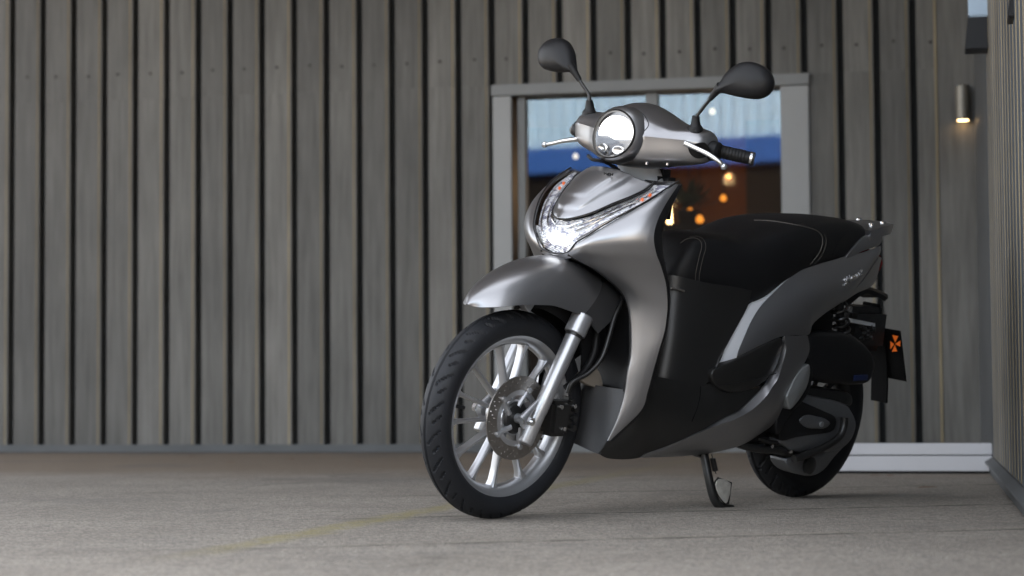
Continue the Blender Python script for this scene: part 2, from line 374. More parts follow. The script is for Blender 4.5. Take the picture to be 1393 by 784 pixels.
M['plank'] = plank_mat('weathered_grey_cladding', (0.080, 0.075, 0.066), (0.146, 0.139, 0.126))
M['plankedge'] = plank_mat('cladding_edge_warm_light_tint', (0.20, 0.158, 0.088), (0.28, 0.225, 0.13))  # warm light on the cladding edges, put into their colour
M['dark'] = mat('dark_backing_board', (0.010, 0.011, 0.011), 0.8)
M['flash'] = mat('grey_base_flashing', (0.080, 0.083, 0.085), 0.55, 0.1, var=0.4, vscale=3)
M['frame'] = mat('grey_painted_frame', (0.17, 0.172, 0.168), 0.5, 0.1, var=0.1, vscale=8)
M['frame2'] = mat('pale_grey_door_post', (0.27, 0.27, 0.265), 0.5, 0.1, var=0.1, vscale=5)
M['white'] = mat('white_painted_step', (0.60, 0.60, 0.62), 0.45, 0.0, var=0.06, vscale=6)
M['screw'] = mat('dark_screw_head', (0.04, 0.037, 0.032), 0.6, 0.3)
back = bpy.data.objects.new('back_wall', None); COL.objects.link(back); wall_frame(back)
tag(back, 'weathered grey vertical board wall with dark grooves behind the scooter', 'wall')
SEAM0, PITCH = -2.874, 0.1848
def plank_mesh(z0, z1, name):
    w_ = PITCH - 0.036; d = 0.055
    prof = [(0, -d), (0, -0.003), (0.003, 0), (w_ - 0.019, 0), (w_ - 0.0105, -0.0025), (w_, -0.003), (w_, -d)]
    m = MB(); k = len(prof)
    V = [(x, y, z0) for x, y in prof] + [(x, y, z1) for x, y in prof]
    f = [(i, (i + 1) % k, (i + 1) % k + k, i + k) for i in range(k)] + [tuple(range(k))[::-1], tuple(range(k, 2 * k))]
    m.add(V, [q[::-1] for q in f]); me = m.mesh(name, smooth=False)
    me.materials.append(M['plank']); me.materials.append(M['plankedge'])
    for p in me.polygons: p.material_index = 1 if p.index == 3 else 0  # right-hand edge face takes the painted warm light
    return me
low_me = plank_mesh(0.045, 1.9668, 'plank'); up_me = plank_mesh(1.9672, 4.02, 'plank')
sm = MB(); lathe(sm, [(0.0085, -0.002), (0.0085, 0.003), (0.006, 0.005), (0.0, 0.0055)], (0, 0, 0), 'y', 10); screw_me = sm.mesh('screw'); screw_me.materials.append(M['screw'])
def kid(name, me, parent, loc=(0, 0, 0)):
    o = bpy.data.objects.new(name, me); COL.objects.link(o); o.parent = parent; o.location = loc; return o
for k in range(-14, 29):
    u = SEAM0 + k * PITCH + 0.018; tone = random.random()
    if u > 2.22: continue
    if not (-0.16 < u < 1.55): kid('plank', low_me, back, (u, random.uniform(-0.002, 0.002), 0)).color = (tone, tone, tone, 1)
    p = kid('plank', up_me, back, (u, random.uniform(-0.002, 0.002), 0))
    p.color = (tone, tone, tone, 1)
    kid('screw', screw_me, p, (0.066 + random.uniform(-0.006, 0.006), 0, 2.11 + random.uniform(-0.008, 0.008)))
b_ = MB(); box(b_, (-5.6, -0.20, 0), (-0.10, -0.058, 4.05)); box(b_, (1.585, -0.20, 0), (2.75, -0.058, 4.05)); box(b_, (-0.0999, -0.20, 1.9705), (1.5849, -0.058, 4.05)); b_.build('backing_board', 'dark', back, smooth=False)
b_ = MB(); box(b_, (-5.6, -0.05, 0.002), (-0.11, 0.03, 0.046), 0.004); b_.build('base_flashing', 'flash', back, smooth=False)
b_ = MB(); box(b_, (2.236, -0.046, 0.0), (2.47, 0.006, 4.02), 0.004); b_.build('corner_board', 'plank', back, smooth=False)
b_ = MB(); box(b_, (2.222, -0.046, 0.0), (2.234, 0.010, 4.02), 0.002); b_.build('edge_strip', 'plankedge', back, smooth=False)  # shares the edge colour with warm light painted in

# ------------------------------------------------------------------ glazed door
door = bpy.data.objects.new('glazed_door', None); COL.objects.link(door); wall_frame(door)
tag(door, 'double glass door in a grey frame set into the board wall', 'door')
def wbox(name, m, parent, lo, hi, bev=0.003):
    q = MB(); box(q, lo, hi, bev); return q.build(name, m, parent, smooth=False)
wbox('header', 'frame', door, (-0.100, -0.15, 1.905), (1.585, 0.035, 1.964))
wbox('post', 'frame2', door, (-0.095, -0.15, 0.0), (0.006, 0.02, 1.903))
wbox('post', 'frame2', door, (1.435, -0.15, 0.0), (1.580, 0.02, 1.903))
wbox('sash_stile', 'frame', door, (0.030, -0.11, 0.0), (0.072, -0.03, 1.902))
wbox('mullion', 'frame', door, (0.722, -0.11, 0.0), (0.786, -0.03, 1.902))
wbox('sash_rail', 'frame', door, (0.0722, -0.108, 0.0), (0.7218, -0.034, 0.10)); wbox('sash_rail', 'frame', door, (0.7862, -0.108, 0.0), (1.4345, -0.034, 0.10))
wbox('pane', 'window', door, (0.071, -0.075, 0.098), (0.723, -0.069, 1.904), 0); wbox('pane', 'window', door, (0.785, -0.075, 0.098), (1.436, -0.069, 1.904), 0)

# ------------------------------------------------------------------ room behind the door
M['roomwall'] = mat('brown_room_wall', (0.11, 0.036, 0.008), 0.8, var=0.3, vscale=2, spec=0.1)
M['roomdark'] = mat('dark_room_panel', (0.012, 0.009, 0.008), 0.8, spec=0.15)
M['bulb'] = mat('lit_warm_bulb', (1, 0.8, 0.5), 0.4, emis=(1.0, 0.62, 0.26), estr=1.6)
M['bulbo'] = mat('lit_amber_bulb', (1, 0.5, 0.2), 0.4, emis=(1.0, 0.30, 0.03), estr=0.25)
M['bulbw'] = mat('lit_ceiling_spot', (1, 0.9, 0.7), 0.4, emis=(1.0, 0.82, 0.55), estr=0.20)
M['leaf'] = mat('pot_plant_leaf', (0.04, 0.075, 0.03), 0.5, var=0.3, vscale=10)
room = bpy.data.objects.new('room', None); COL.objects.link(room); wall_frame(room); tag(room, kind='structure')
rb = MB(); box(rb, (-1.6, -4.4, -0.02), (3.4, -4.3, 2.7)); rb.build('room_wall', 'roomwall', room, smooth=False)
for lo, hi in (((-1.7, -4.4, -0.02), (-1.6, -0.21, 2.7)), ((3.4, -4.4, -0.02), (3.5, -0.21, 2.7)), ((-1.6, -4.3, 2.6), (3.4, -0.21, 2.7)), ((-1.6, -4.3, -0.02), (3.4, -0.21, 0.003))):
    rb = MB(); box(rb, lo, hi); rb.build('room_panel', 'roomdark', room, smooth=False)
def wall_px(px, py, off):
    d = ray(px, py); P0 = W0 + WN * off; t = ((P0 - CAM) @ WN) / (d @ WN); p = CAM + t * d
    return np.array([(p - W0) @ WE, off, p[2]])
wbox('room_panel', 'roomdark', room, (wall_px(1015, 260, -4.22)[0], -4.29, 0.01), (3.38, -4.22, 2.3)); wbox('room_panel', 'roomdark', room, (-1.55, -4.29, 0.01), (wall_px(890, 260, -4.22)[0], -4.22, 2.3))
def pendant(px, py, off, r, m, label, group=None, light=0):
    p = wall_px(px, py, off); root = bpy.data.objects.new('pendant_lamp', None); COL.objects.link(root); 
    wp = W0 + WE * p[0] + WN * p[1]; root.location = (wp[0], wp[1], p[2])
    tag(root, label, 'lamp', group)
    q = MB(); lathe(q, [(0, -r), (r * .55, -r * .83), (r * .9, -r * .4), (r, 0), (r * .85, r * .5), (r * .5, r * .85), (r * .35, r * 1.2), (0, r * 1.2)], (0, 0, 0), 'z', 16); q.build('bulb', m, root)
    q = MB(); tube(q, [(0, 0, r * 1.1), (0, 0, r * 1.9)], r * .4, 8); q.build('lamp_holder', 'black', root)
    q = MB(); tube(q, [(0, 0, r * 1.8), (0, 0, 2.6 - p[2])], 0.004, 6); q.build('cord', 'black', root)
    if light:
        l = bpy.data.lights.new('bulb_light', 'POINT'); l.energy = light; l.color = (1, 0.6, 0.28); l.shadow_soft_size = 0.05
        lo = bpy.data.objects.new('bulb_light', l); COL.objects.link(lo); lo.parent = root; lo.location = (0, 0, -r * 1.3)
    return root
pendant(783, 213, -1.2, 0.017, 'bulbw', 'cream round bulb hanging by the blue reflection left of the headlight')
pendant(969, 152, -1.4, 0.018, 'bulbw', 'cream round bulb hanging behind the stem of the left mirror')
pendant(938, 288, -2.6, 0.024, 'bulbo', 'small amber bulb, upper one of a pair over the seat front')
pendant(952, 299, -2.6, 0.026, 'bulbo', 'small amber bulb, lower one of a pair over the seat front')
pendant(984, 270, -3.0, 0.022, 'bulbo', 'faint amber bulb above the seat, away from the pair')
pendant(991, 240, -3.6, 0.014, 'bulbo', 'tiny dim amber bulb close to the brown room wall', light=1.3)
q = MB(); lathe(q, [(0, 0), (0.014, 0.0), (0.017, 0.02), (0.010, 0.15), (0.0, 0.17)], (0, 0, 0), 'z', 16)
tl = q.build('table_lamp', 'bulb'); pp = wall_px(911, 309, -1.9); wp = W0 + WE * pp[0] + WN * pp[1]; tl.location = (wp[0], wp[1], pp[2]); tag(tl, 'tall bright yellow lamp beside the leg shield edge', 'lamp')
# counter that carries the lamp, and a pot plant
ct = wbox('counter', 'roomdark', None, (0, 0, 0), (1.15, 0.5, pp[2]), 0.01); wall_frame(ct, W0 + WE * (pp[0] - 0.15) + WN * (-2.15)); tag(ct, 'dark counter inside the room behind the glass', 'counter')
plant = bpy.data.objects.new('pot_plant', None); COL.objects.link(plant); pl = W0 + WE * (pp[0] + 0.12) + WN * (-1.80); plant.location = (pl[0], pl[1], pp[2]); tag(plant, 'dim green leafy pot plant behind the glass, beside the tall lamp', 'plant')
q = MB(); lathe(q, [(0, 0), (0.05, 0), (0.065, 0.09), (0.055, 0.09), (0, 0.08)], (0, 0, 0), 'z', 16); q.build('pot', 'roomdark', plant)
q = MB()
for i in range(70):
    a = random.uniform(0, 6.28); el = random.uniform(0.1, 1.4); L_ = random.uniform(0.10, 0.24); c0 = np.array([0, 0, 0.09]); d = np.array([math.cos(a) * math.cos(el), math.sin(a) * math.cos(el), math.sin(el)]); s = np.cross(d, [0, 0, 1]); s /= np.linalg.norm(s); t = c0 + d * L_
    q.add([c0 + d * L_ * .3, c0 + d * L_ * .7 + s * .022, t, c0 + d * L_ * .7 - s * .022], [(0, 1, 2, 3)])
q.build('foliage', 'leaf', plant, smooth=False)

# ------------------------------------------------------------------ white step, right wall, lamps
RD = np.array([0.2045, 1.0, 0]); RD /= np.linalg.norm(RD); RN = np.array([-RD[1], RD[0], 0]); R0 = np.array([1.54, 6.2, 0])
sY = 7.65; corner_d = (sY - 6.2) / RD[1]
stp = bpy.data.objects.new('white_rail', None); COL.objects.link(stp); so = R0 + RD * corner_d; wall_frame(stp, so); tag(stp, 'low white two tier metal rail on the ground behind the rear wheel', 'rail')
wbox('lower_rail', 'white', stp, (-0.86, -0.07, 0.010), (-0.001, 0.0, 0.0685), 0.003)
wbox('upper_rail', 'white', stp, (-0.86, -0.07, 0.0725), (-0.001, -0.004, 0.1165), 0.003)
wbox('plinth', 'dark', stp, (-0.85, -0.06, 0.0), (-0.002, -0.012, 0.0735), 0)
rw = bpy.data.objects.new('right_wall', None); COL.objects.link(rw)
# local x runs from the corner towards the camera side, local y out of the wall
wall_frame(rw, R0 + RD * 4.0, -RD, RN); tag(rw, 'blue grey ribbed side wall meeting the board wall at the corner', 'wall')
M['sheet'] = plank_mat('blue_grey_ribbed_sheet', (0.058, 0.068, 0.084), (0.078, 0.090, 0.108))
def sheet_mesh():
    w_ = PITCH - 0.030; d = 0.03
    prof = [(0, -d), (0.012, -0.002), (0.016, 0), (w_ - 0.016, 0), (w_ - 0.012, -0.002), (w_, -d)]
    k = len(prof); V = [(x, y, 0.067) for x, y in prof] + [(x, y, 4.02) for x, y in prof]
    f = [(i, (i + 1) % k, (i + 1) % k + k, i + k) for i in range(k)] + [tuple(range(k))[::-1], tuple(range(k, 2 * k))]
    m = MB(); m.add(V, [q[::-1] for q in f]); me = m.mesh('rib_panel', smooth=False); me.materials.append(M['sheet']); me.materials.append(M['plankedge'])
    for p in me.polygons: p.material_index = 1 if p.index in (3, 4) else 0  # flanks facing the camera carry the painted warm light
    return me
sh = sheet_mesh(); x0 = 4.0 - corner_d
for k in range(24):
    tone = random.random(); kid('rib_panel', sh, rw, (x0 + 0.03 + k * PITCH, 0.0, 0)).color = (tone, tone, tone, 1)
b_ = MB(); box(b_, (-0.02, -0.20, 0.0), (x0 + 0.02, -0.030, 4.05)); b_.build('flat_panel', 'flash', rw, smooth=False)
b_ = MB(); box(b_, (x0 + 0.0201, -0.20, 0.0), (x0 + 4.6, -0.0305, 4.05)); b_.build('backing_board', 'sheet', rw, smooth=False)
b_ = MB(); V = [(x0, -0.03, 0.002), (x0, 0.012, 0.002), (x0, 0.016, 0.040), (x0, 0.030, 0.044), (x0, 0.028, 0.049), (x0, 0.004, 0.064), (x0, -0.03, 0.066)]
V2 = [(x0 + 4.6, y, z) for _, y, z in V]; k = len(V)
b_.add(V + V2, [(i, (i + 1) % k, (i + 1) % k + k, i + k) for i in range(k)] + [tuple(range(k))[::-1], tuple(range(k, 2 * k))]); b_.build('base_flashing', 'flash', rw, smooth=False)
M['lampbody'] = mat('grey_brown_lamp_tube', (0.16, 0.145, 0.12), 0.4, 0.5)
M['fixture'] = mat('pale_blue_metal_housing', (0.30, 0.36, 0.42), 0.35, 0.6, var=0.1, vscale=20)
# round downlight on the board wall near the corner
lp = wall_px(1310, 164, 0.055); lw = W0 + WE * lp[0] + WN * lp[1]
wl = bpy.data.objects.new('wall_lamp', None); COL.objects.link(wl); wall_frame(wl, np.array([lw[0], lw[1], lp[2]])); tag(wl, 'small round wall downlight glowing warm underneath, fixed near the corner', 'wall lamp')
q = MB(); lathe(q, [(0.028, 0.004), (0.036, 0.0), (0.036, 0.175), (0.030, 0.18), (0, 0.18)], (0, 0, 0), 'z', 24); q.build('lamp_tube', 'lampbody', wl)
q = MB(); lathe(q, [(0, -0.001), (0.0275, -0.001), (0.0275, 0.006), (0, 0.006)], (0, 0, 0), 'z', 20); q.build('bulb', 'bulb', wl)
q = MB(); box(q, (-0.02, -0.055, 0.05), (0.02, -0.02, 0.13)); q.build('bracket', 'lampbody', wl, smooth=False)
def hood(px, py, depth, label):
    d = ray(px, py); p = CAM + d * (depth / d[1])
    r = bpy.data.objects.new('wall_fixture', None); COL.objects.link(r); wall_frame(r, p, WE, WN); tag(r, label, 'fixture')
    q = MB(); V = []
    for z, x0_, x1_, y0_, y1_ in ((0.0, -0.095, 0.005, -0.05, 0.05), (0.006, -0.098, 0.008, -0.053, 0.053), (0.122, -0.085, 0.02, -0.045, 0.045)):
        V += [(x0_, y0_, z), (x1_, y0_, z), (x1_, y1_, z), (x0_, y1_, z)]
    f = [(3, 2, 1, 0), (8, 9, 10, 11)] + [(4 * k + i, 4 * k + (i + 1) % 4, 4 * k + 4 + (i + 1) % 4, 4 * k + 4 + i) for k in range(2) for i in range(4)]
    q.add(V, f); q.build('hood', 'black', r, smooth=False)
    wbox('housing', 'fixture', r, (-0.083, -0.05, 0.124), (0.02, 0.05, 0.62), 0.005)
    wbox('arm', 'black', r, (0.0205, -0.02, 0.3), (0.10, 0.02, 0.36))
    return r
hood(1349, 70, 7.35, 'dark hooded fixture under a pale metal housing on the ribbed side wall')
hood(1421, 27, 5.4, 'second hooded fixture on the side wall, mostly cut off by the picture edge')

# ------------------------------------------------------------------ canopy over the forecourt and the building across the yard
M['soffit'] = mat('brown_timber_soffit', (0.11, 0.075, 0.05), 0.7, var=0.3, vscale=3, stretch=(1, 12, 1))
cano = bpy.data.objects.new('canopy', None); COL.objects.link(cano); wall_frame(cano); tag(cano, 'brown timber canopy roof reaching out from the wall above the scooter', 'canopy')
wbox('roof_deck', 'soffit', cano, (-4.6, -0.5, 4.06), (3.4, 5.5, 4.16), 0.01)
for k in range(5): wbox('beam', 'soffit', cano, (-4.0 + 1.7 * k, 0.05, 3.90), (-3.88 + 1.7 * k, 5.45, 4.055), 0.01)
M['blueclad'] = mat('pale_blue_corrugated_cladding', (0.36, 0.50, 0.62), 0.5, 0.0, var=0.12, vscale=2)
M['blueband'] = mat('deep_blue_fascia', (0.014, 0.07, 0.26), 0.5)
M['shopdark'] = mat('dark_brown_shopfront', (0.008, 0.006, 0.005), 0.8, spec=0.1)
bld = bpy.data.objects.new('opposite_building', None); COL.objects.link(bld); bld.location = (0, -14, 0); tag(bld, 'pale blue corrugated hall with a deep blue band, reflected in the door glass', 'building')
wbox('lower_wall', 'shopdark', bld, (-17, -4, 0), (-4, 0, 4.37), 0); wbox('fascia_band', 'blueband', bld, (-17, -4, 4.372), (-4, 0.12, 4.84), 0)
q = MB(); nx = 110
for i in range(nx):
    x = -17 + 13 * i / nx; x2 = x + 13 / nx; a = 0.0 if i % 2 else 0.05
    q.add([(x, -4, 4.844), (x2, -4, 4.844), (x2, a, 4.844), (x, a, 4.844), (x, -4, 7.2), (x2, -4, 7.2), (x2, a, 7.2), (x, a, 7.2)], [(3, 2, 1, 0), (4, 5, 6, 7), (2, 3, 7, 6), (1, 2, 6, 5), (3, 0, 4, 7)])
q.build('cladding', 'blueclad', bld, smooth=False)

# ================================================================== SCOOTER
root = bpy.data.objects.new('scooter', None); COL.objects.link(root)
root.matrix_world = Matrix([[*BM[i], BT[i]] for i in range(3)] + [[0, 0, 0, 1]])
tag(root, 'matte grey motor scooter with black seat leaning on its side stand', 'scooter')
WB, RF, RR = 1.304, 0.275, 0.267
FA = np.array([0, 0, RF]); RA = np.array([-WB, 0, RR])

# ---- wheels
def tyre_mesh(mb, c, R, wid, rim_r, tread, nu=600, nv=44):
    hw = wid / 2; sh = R - rim_r          # side height
    # profile from left bead over crown to right bead
    prof = []
    for k in range(nv + 1):
        s = -1 + 2 * k / nv; a = s * math.radians(128)
        y = hw * math.sin(a) * (1.0 if abs(a) < 1.57 else 1.0)
        r = R - hw * 0.92 * (1 - math.cos(a)) * (sh / (hw * 0.92 * (1 - math.cos(math.radians(128)))))
        prof.append((r, y, s))
    V = []
    for i in range(nu):
        an = 2 * math.pi * i / nu
        for r, y, s in prof:
            rr = r - tread(an, s)
            V.append((c[0] + rr * math.cos(an), c[1] + y, c[2] + rr * math.sin(an)))
    n = nv + 1; f = []
    for i in range(nu):
        i2 = (i + 1) % nu
        for j in range(nv): f.append((i * n + j, i2 * n + j, i2 * n + j + 1, i * n + j + 1))
        f.append((i * n + nv, i2 * n + nv, i2 * n, i * n))
    mb.add(V, f); return mb
def tread(N):
    def t(an, s):
        d = 0.0; e = abs(s)
        if e < 0.022: d = 0.0055
        if 0.60 < e < 0.615 or 0.80 < e < 0.82: d = -0.0012
        if 0.10 < e < 0.52:
            ph = (an / (2 * math.pi) * N + (0.5 if s > 0 else 0.0) - (e - 0.1) ** 0.75 * 2.4) % 1.0
            i = int(an / (2 * math.pi) * N + (0.5 if s > 0 else 0.0) - (e - 0.1) ** 0.75 * 2.4) % 2
            lo, hi = ((0.10, 0.50), (0.24, 0.42))[i]
            if lo < e < hi and abs(ph - 0.5) < 0.085: d = 0.0055
        return d
    return t
rp = [(0.2035, -.030), (0.217, -.033), (0.2185, -.031), (0.2185, -.028), (0.207, -.026), (0.198, -.020), (0.192, -.008), (0.192, .008), (0.198, .020), (0.207, .026), (0.2185, .028), (0.2185, .031), (0.217, .033), (0.2035, .030), (0.194, .024), (0.183, .010), (0.183, -.010), (0.194, -.024)]
q = MB(); lathe(q, [(r + .004, y) for r, y in rp], FA, 'y', 128, closed=True)
lathe(q, [(0.0, -.042), (0.022, -.042), (0.030, -.036), (0.034, -.02), (0.036, 0.0), (0.046, 0.03), (0.048, 0.044), (0.020, 0.046), (0.0, 0.046)], FA, 'y', 40)
fw = q.build('wheel', 'alu', root); fw['label'] = 'front wheel'
for ang in (76, 103, 133, 44, 18, -5, -33, -60, -86, -118, -145, 160, -172):
    a0 = math.radians(ang); a1 = a0 + math.radians(-9 if int(abs(ang)) % 2 else 9); q = MB()
    p0 = FA + np.array([0.030 * math.cos(a1), 0.010, 0.030 * math.sin(a1)]); p1 = FA + np.array([0.19 * math.cos(a0), 0.0, 0.19 * math.sin(a0)])
    d = (p1 - p0) / np.linalg.norm(p1 - p0); s = np.cross(d, [0, 1, 0]); V = []
    for t, hw, hd in ((0, .0075, .018), (.25, .0052, .015), (.7, .0044, .012), (.9, .0062, .013), (1, .012, .016)):
        c = p0 + (p1 - p0) * t
        for ss, yy in ((-1, -.6), (-.6, -1), (.6, -1), (1, -.6), (1, .6), (.6, 1), (-.6, 1), (-1, .6)): V.append(c + s * hw * ss + np.array([0, hd * yy, 0]))
    q.add(V, [f[::-1] for f in grid_faces(5, 8, closed=True)] + [tuple(range(8)), tuple(range(32, 40))[::-1]]); q.build('spoke', 'alu', fw)
q = MB(); tyre_mesh(q, FA, RF, 0.082, 0.212, tread(44)); q.build('tyre', 'tyre', fw, angle=30)
# brake disc with drilled holes
q = MB(); na, rads = 216, [0.074, 0.080, 0.0835, 0.0875, 0.0915, 0.0955, 0.0995, 0.104, 0.110]
V = [(FA[0] + r * math.cos(2 * math.pi * i / na), y, FA[2] + r * math.sin(2 * math.pi * i / na)) for y in (0.050, 0.054) for i in range(na) for r in rads]
k = len(rads); half = na * k; f = []
hole = set()
for i in range(0, na, 9):
    hole.add((i, 2)); hole.add(((i + 3) % na, 4)); hole.add(((i + 6) % na, 6))
for i in range(na):
    i2 = (i + 1) % na
    for j in range(k - 1):
        a_, b2, c2, d2 = i * k + j, i * k + j + 1, i2 * k + j + 1, i2 * k + j
        if (i, j) in hole:
            for s_, e_ in ((a_, b2), (b2, c2), (c2, d2), (d2, a_)): f.append((s_, e_, e_ + half, s_ + half))
        else: f.append((a_, b2, c2, d2)); f.append((d2 + half, c2 + half, b2 + half, a_ + half))
    f.append((i * k, i2 * k, i2 * k + half, i * k + half)); f.append((i2 * k + k - 1, i * k + k - 1, i * k + k - 1 + half, i2 * k + k - 1 + half))
q.add(V, f); q.build('brake_disc', 'steel', fw, smooth=False)
q = MB()
for i in range(5):
    a0 = math.radians(20 + 72 * i)
    p0 = FA + np.array([0.03 * math.cos(a0), .048, .03 * math.sin(a0)]); p1 = FA + np.array([0.078 * math.cos(a0 + .35), .049, .078 * math.sin(a0 + .35)])
    tube(q, [p0, p1], [.009, .006], 8); lathe(q, [(0, .046), (.0075, .046), (.0075, .060), (0, .062)], (p1[0], 0, p1[2]), 'y', 8)
lathe(q, [(0.060, .0485), (0.0745, .0485), (0.0745, .0525), (0.060, .0525)], FA, 'y', 60, closed=True)
q.build('disc_carrier', 'alu', fw)
q = MB(); lathe(q, [(0, .04), (.040, .04), (.043, .047), (.038, .052), (.014, .053), (0.0, .053)], FA, 'y', 32); q.build('hub_cover', 'engine', fw)
q = MB(); lathe(q, [(0, .05), (.013, .05), (.013, .074), (0, .074)], FA, 'y', 20); q.build('axle_spacer', 'alu', fw)
q = MB(); a0 = math.radians(8); tube(q, [FA + np.array([.185 * math.cos(a0), 0, .185 * math.sin(a0)]), FA + np.array([.155 * math.cos(a0), .012, .155 * math.sin(a0)])], .0045, 8); q.build('valve_stem', 'black', fw)
rr = [(r - 0.025, y * 1.25) for r, y in rp]
q = MB(); lathe(q, rr, RA, 'y', 96, closed=True); lathe(q, [(0.0, -.06), (0.05, -.06), (0.06, 0), (0.05, .06), (0, .06)], RA, 'y', 32)
for i in range(10):
    a0 = 2 * math.pi * i / 10; tube(q, [RA + np.array([.045 * math.cos(a0), 0, .045 * math.sin(a0)]), RA + np.array([.165 * math.cos(a0), 0, .165 * math.sin(a0)])], [.014, .010], 8)
rwh = q.build('wheel', 'engine', root); rwh['label'] = 'rear wheel'
q = MB(); tyre_mesh(q, RA, RR, 0.102, 0.183, tread(36), nu=432, nv=40); q.build('tyre', 'tyre', rwh, angle=30)

# ---- fork, fender, caliper, hose
for sgn in (1, -1):
    F0, F1 = U(788, 440, .085), U(714, 604, .085)
    k = np.array([1, sgn, 1]); A, B = F0 * k, F1 * k; D = (B - A); Ln = np.linalg.norm(D); D /= Ln
    q = MB(); tube(q, [A + D * .038, A + D * (Ln * .5), A + D * (Ln * .735), A + D * (Ln * .74), A + D * (Ln - .004), A + D * Ln], [.0215, .0205, .0200, .0192, .0190, .0165], 28)
    fl = q.build('fork_leg', 'alu', root)
    q = MB(); tube(q, [A - D * .025, A - D * .022, A + D * .030, A + D * .032], [.026, .0292, .0292, .027], 28); q.build('fork_collar', 'alu', fl)
    q = MB(); tube(q, [A + D * .030, A + D * .040], .0240, 24); q.build('dust_seal', 'blackg', fl)
    c = FA + np.array([0, .085 * sgn, 0]); lug = MB()
    tube(lug, [c + np.array([-.004, -.014 * sgn, .0]), c + np.array([-.004, -.004 * sgn, 0])], [.017, .024], 20); tube(lug, [A + D * Ln * .62 + np.array([.010, -.004 * sgn, 0]), c + np.array([.012, -.006 * sgn, 0])], [.006, .012], 10)
    lug.build('axle_lug', 'alu', fl)
    q = MB(); tube(q, [c + np.array([0, .012 * sgn, 0]), c + np.array([0, .024 * sgn, 0])], .0115, 6); tube(q, [c + np.array([0, .022 * sgn, 0]), c + np.array([0, .028 * sgn, 0])], .006, 12); q.build('axle_nut', 'chrome', fl, angle=25)
# caliper behind the left leg
cal = MB()
ca0 = U(752, 566, .07)
box(cal, ca0 + np.array([-.045, -.030, -.052]), ca0 + np.array([.022, .024, .042]), .010)
box(cal, ca0 + np.array([-.070, -.026, -.030]), ca0 + np.array([-.04, .012, .05]), .008)
for dz in (-.03, -.005, .02): tube(cal, [ca0 + np.array([-.062, -.01, dz]), ca0 + np.array([-.062, .026, dz])], .0085, 10)
caliper = cal.build('brake_caliper', 'blackg', root)
for dx, dz in ((-.02, -.03), (.0, .028), (-.05, .03)):
    q = MB(); tube(q, [ca0 + np.array([dx, .018, dz]), ca0 + np.array([dx, .03, dz])], .006, 8); q.build('bolt', 'chrome', caliper, angle=25)
q = MB(); tube(q, spl(UL((772, 535, .08), (779, 520, .085), (800, 508, .10), (818, 488, .11), (828, 460, .11), (836, 432, .10), (846, 408, .09), (850, 385, .06)), 8), .0062, 12); q.build('brake_hose', 'blackg', root)
q = MB(); tube(q, spl(UL((770, 528, .06), (795, 505, .06), (808, 480, .06), (812, 450, .05), (815, 420, .03)), 8), .010, 12); q.build('cable', 'black', root)
q = MB(); slab(q, spl(UL((789, 513, .07), (812, 501, .07), (820, 527, .07), (800, 524, .07)), 4, True), (0, -.02, 0), .003); q.build('bracket', 'bracket', root)

# fender
fs = [((638.5, 416, .005), (635, 413.5, 0)), ((651, 418, .027), (645, 399, 0)), ((664, 418.2, .046), (662, 383, 0)), ((682, 417.5, .066), (684, 368, 0)), ((705, 415.5, .083), (709, 356.5, 0)), ((732, 415, .093), (733, 349.5, 0)), ((755, 416.5, .097), (756, 348.5, 0)), ((775, 423, .099), (778, 357, 0)), ((794, 429.5, .100), (801, 371, 0))]
fs2 = [((794, 429.8, .099), (801, 371.5, 0)), ((806, 444, .098), (818, 380, 0)), ((814, 454, .098), (837, 393, 0))]
def arch_rows(S, p=2.5, n=9, inset=0.0):
    rows = []
    for e, c in S:
        E, C = U(*e), U(*c); row = []
        for k in range(-n, n + 1):
            a = k / n * math.pi / 2; sy = math.copysign(abs(math.sin(a)) ** (2 / p), k); cz = abs(math.cos(a)) ** (2 / p)
            row.append(np.array([E[0] + (C[0] - E[0]) * cz, (E[1] - inset) * sy, E[2] + (C[2] - E[2]) * cz]))
        rows.append(np.array(row))
    return rows
q = MB(); shell(q, surf(arch_rows(fs), 3, 8), .004); q.build('front_fender', 'body', root)
q = MB(); shell(q, surf(arch_rows(fs2, inset=.001), 3, 6), .004); q.build('fender_rear_flap', 'bodyd', root)
q = MB(); shell(q, surf(arch_rows([((700, 421, .05), (690, 400, 0)), ((735, 420, .05), (735, 392, 0)), ((770, 440, .05), (780, 400, 0)), ((790, 470, .05), (812, 425, 0)), ((790, 520, .05), (822, 470, 0))]), 3, 6), .004); q.build('inner_fender', 'black', root)
q = MB(); slab(q, UL((713, 415, .07), (728, 414, .07), (721, 425, .07), (716, 421, .07)), (0, -.03, 0), .002); q.build('fender_stay', 'alu', root)

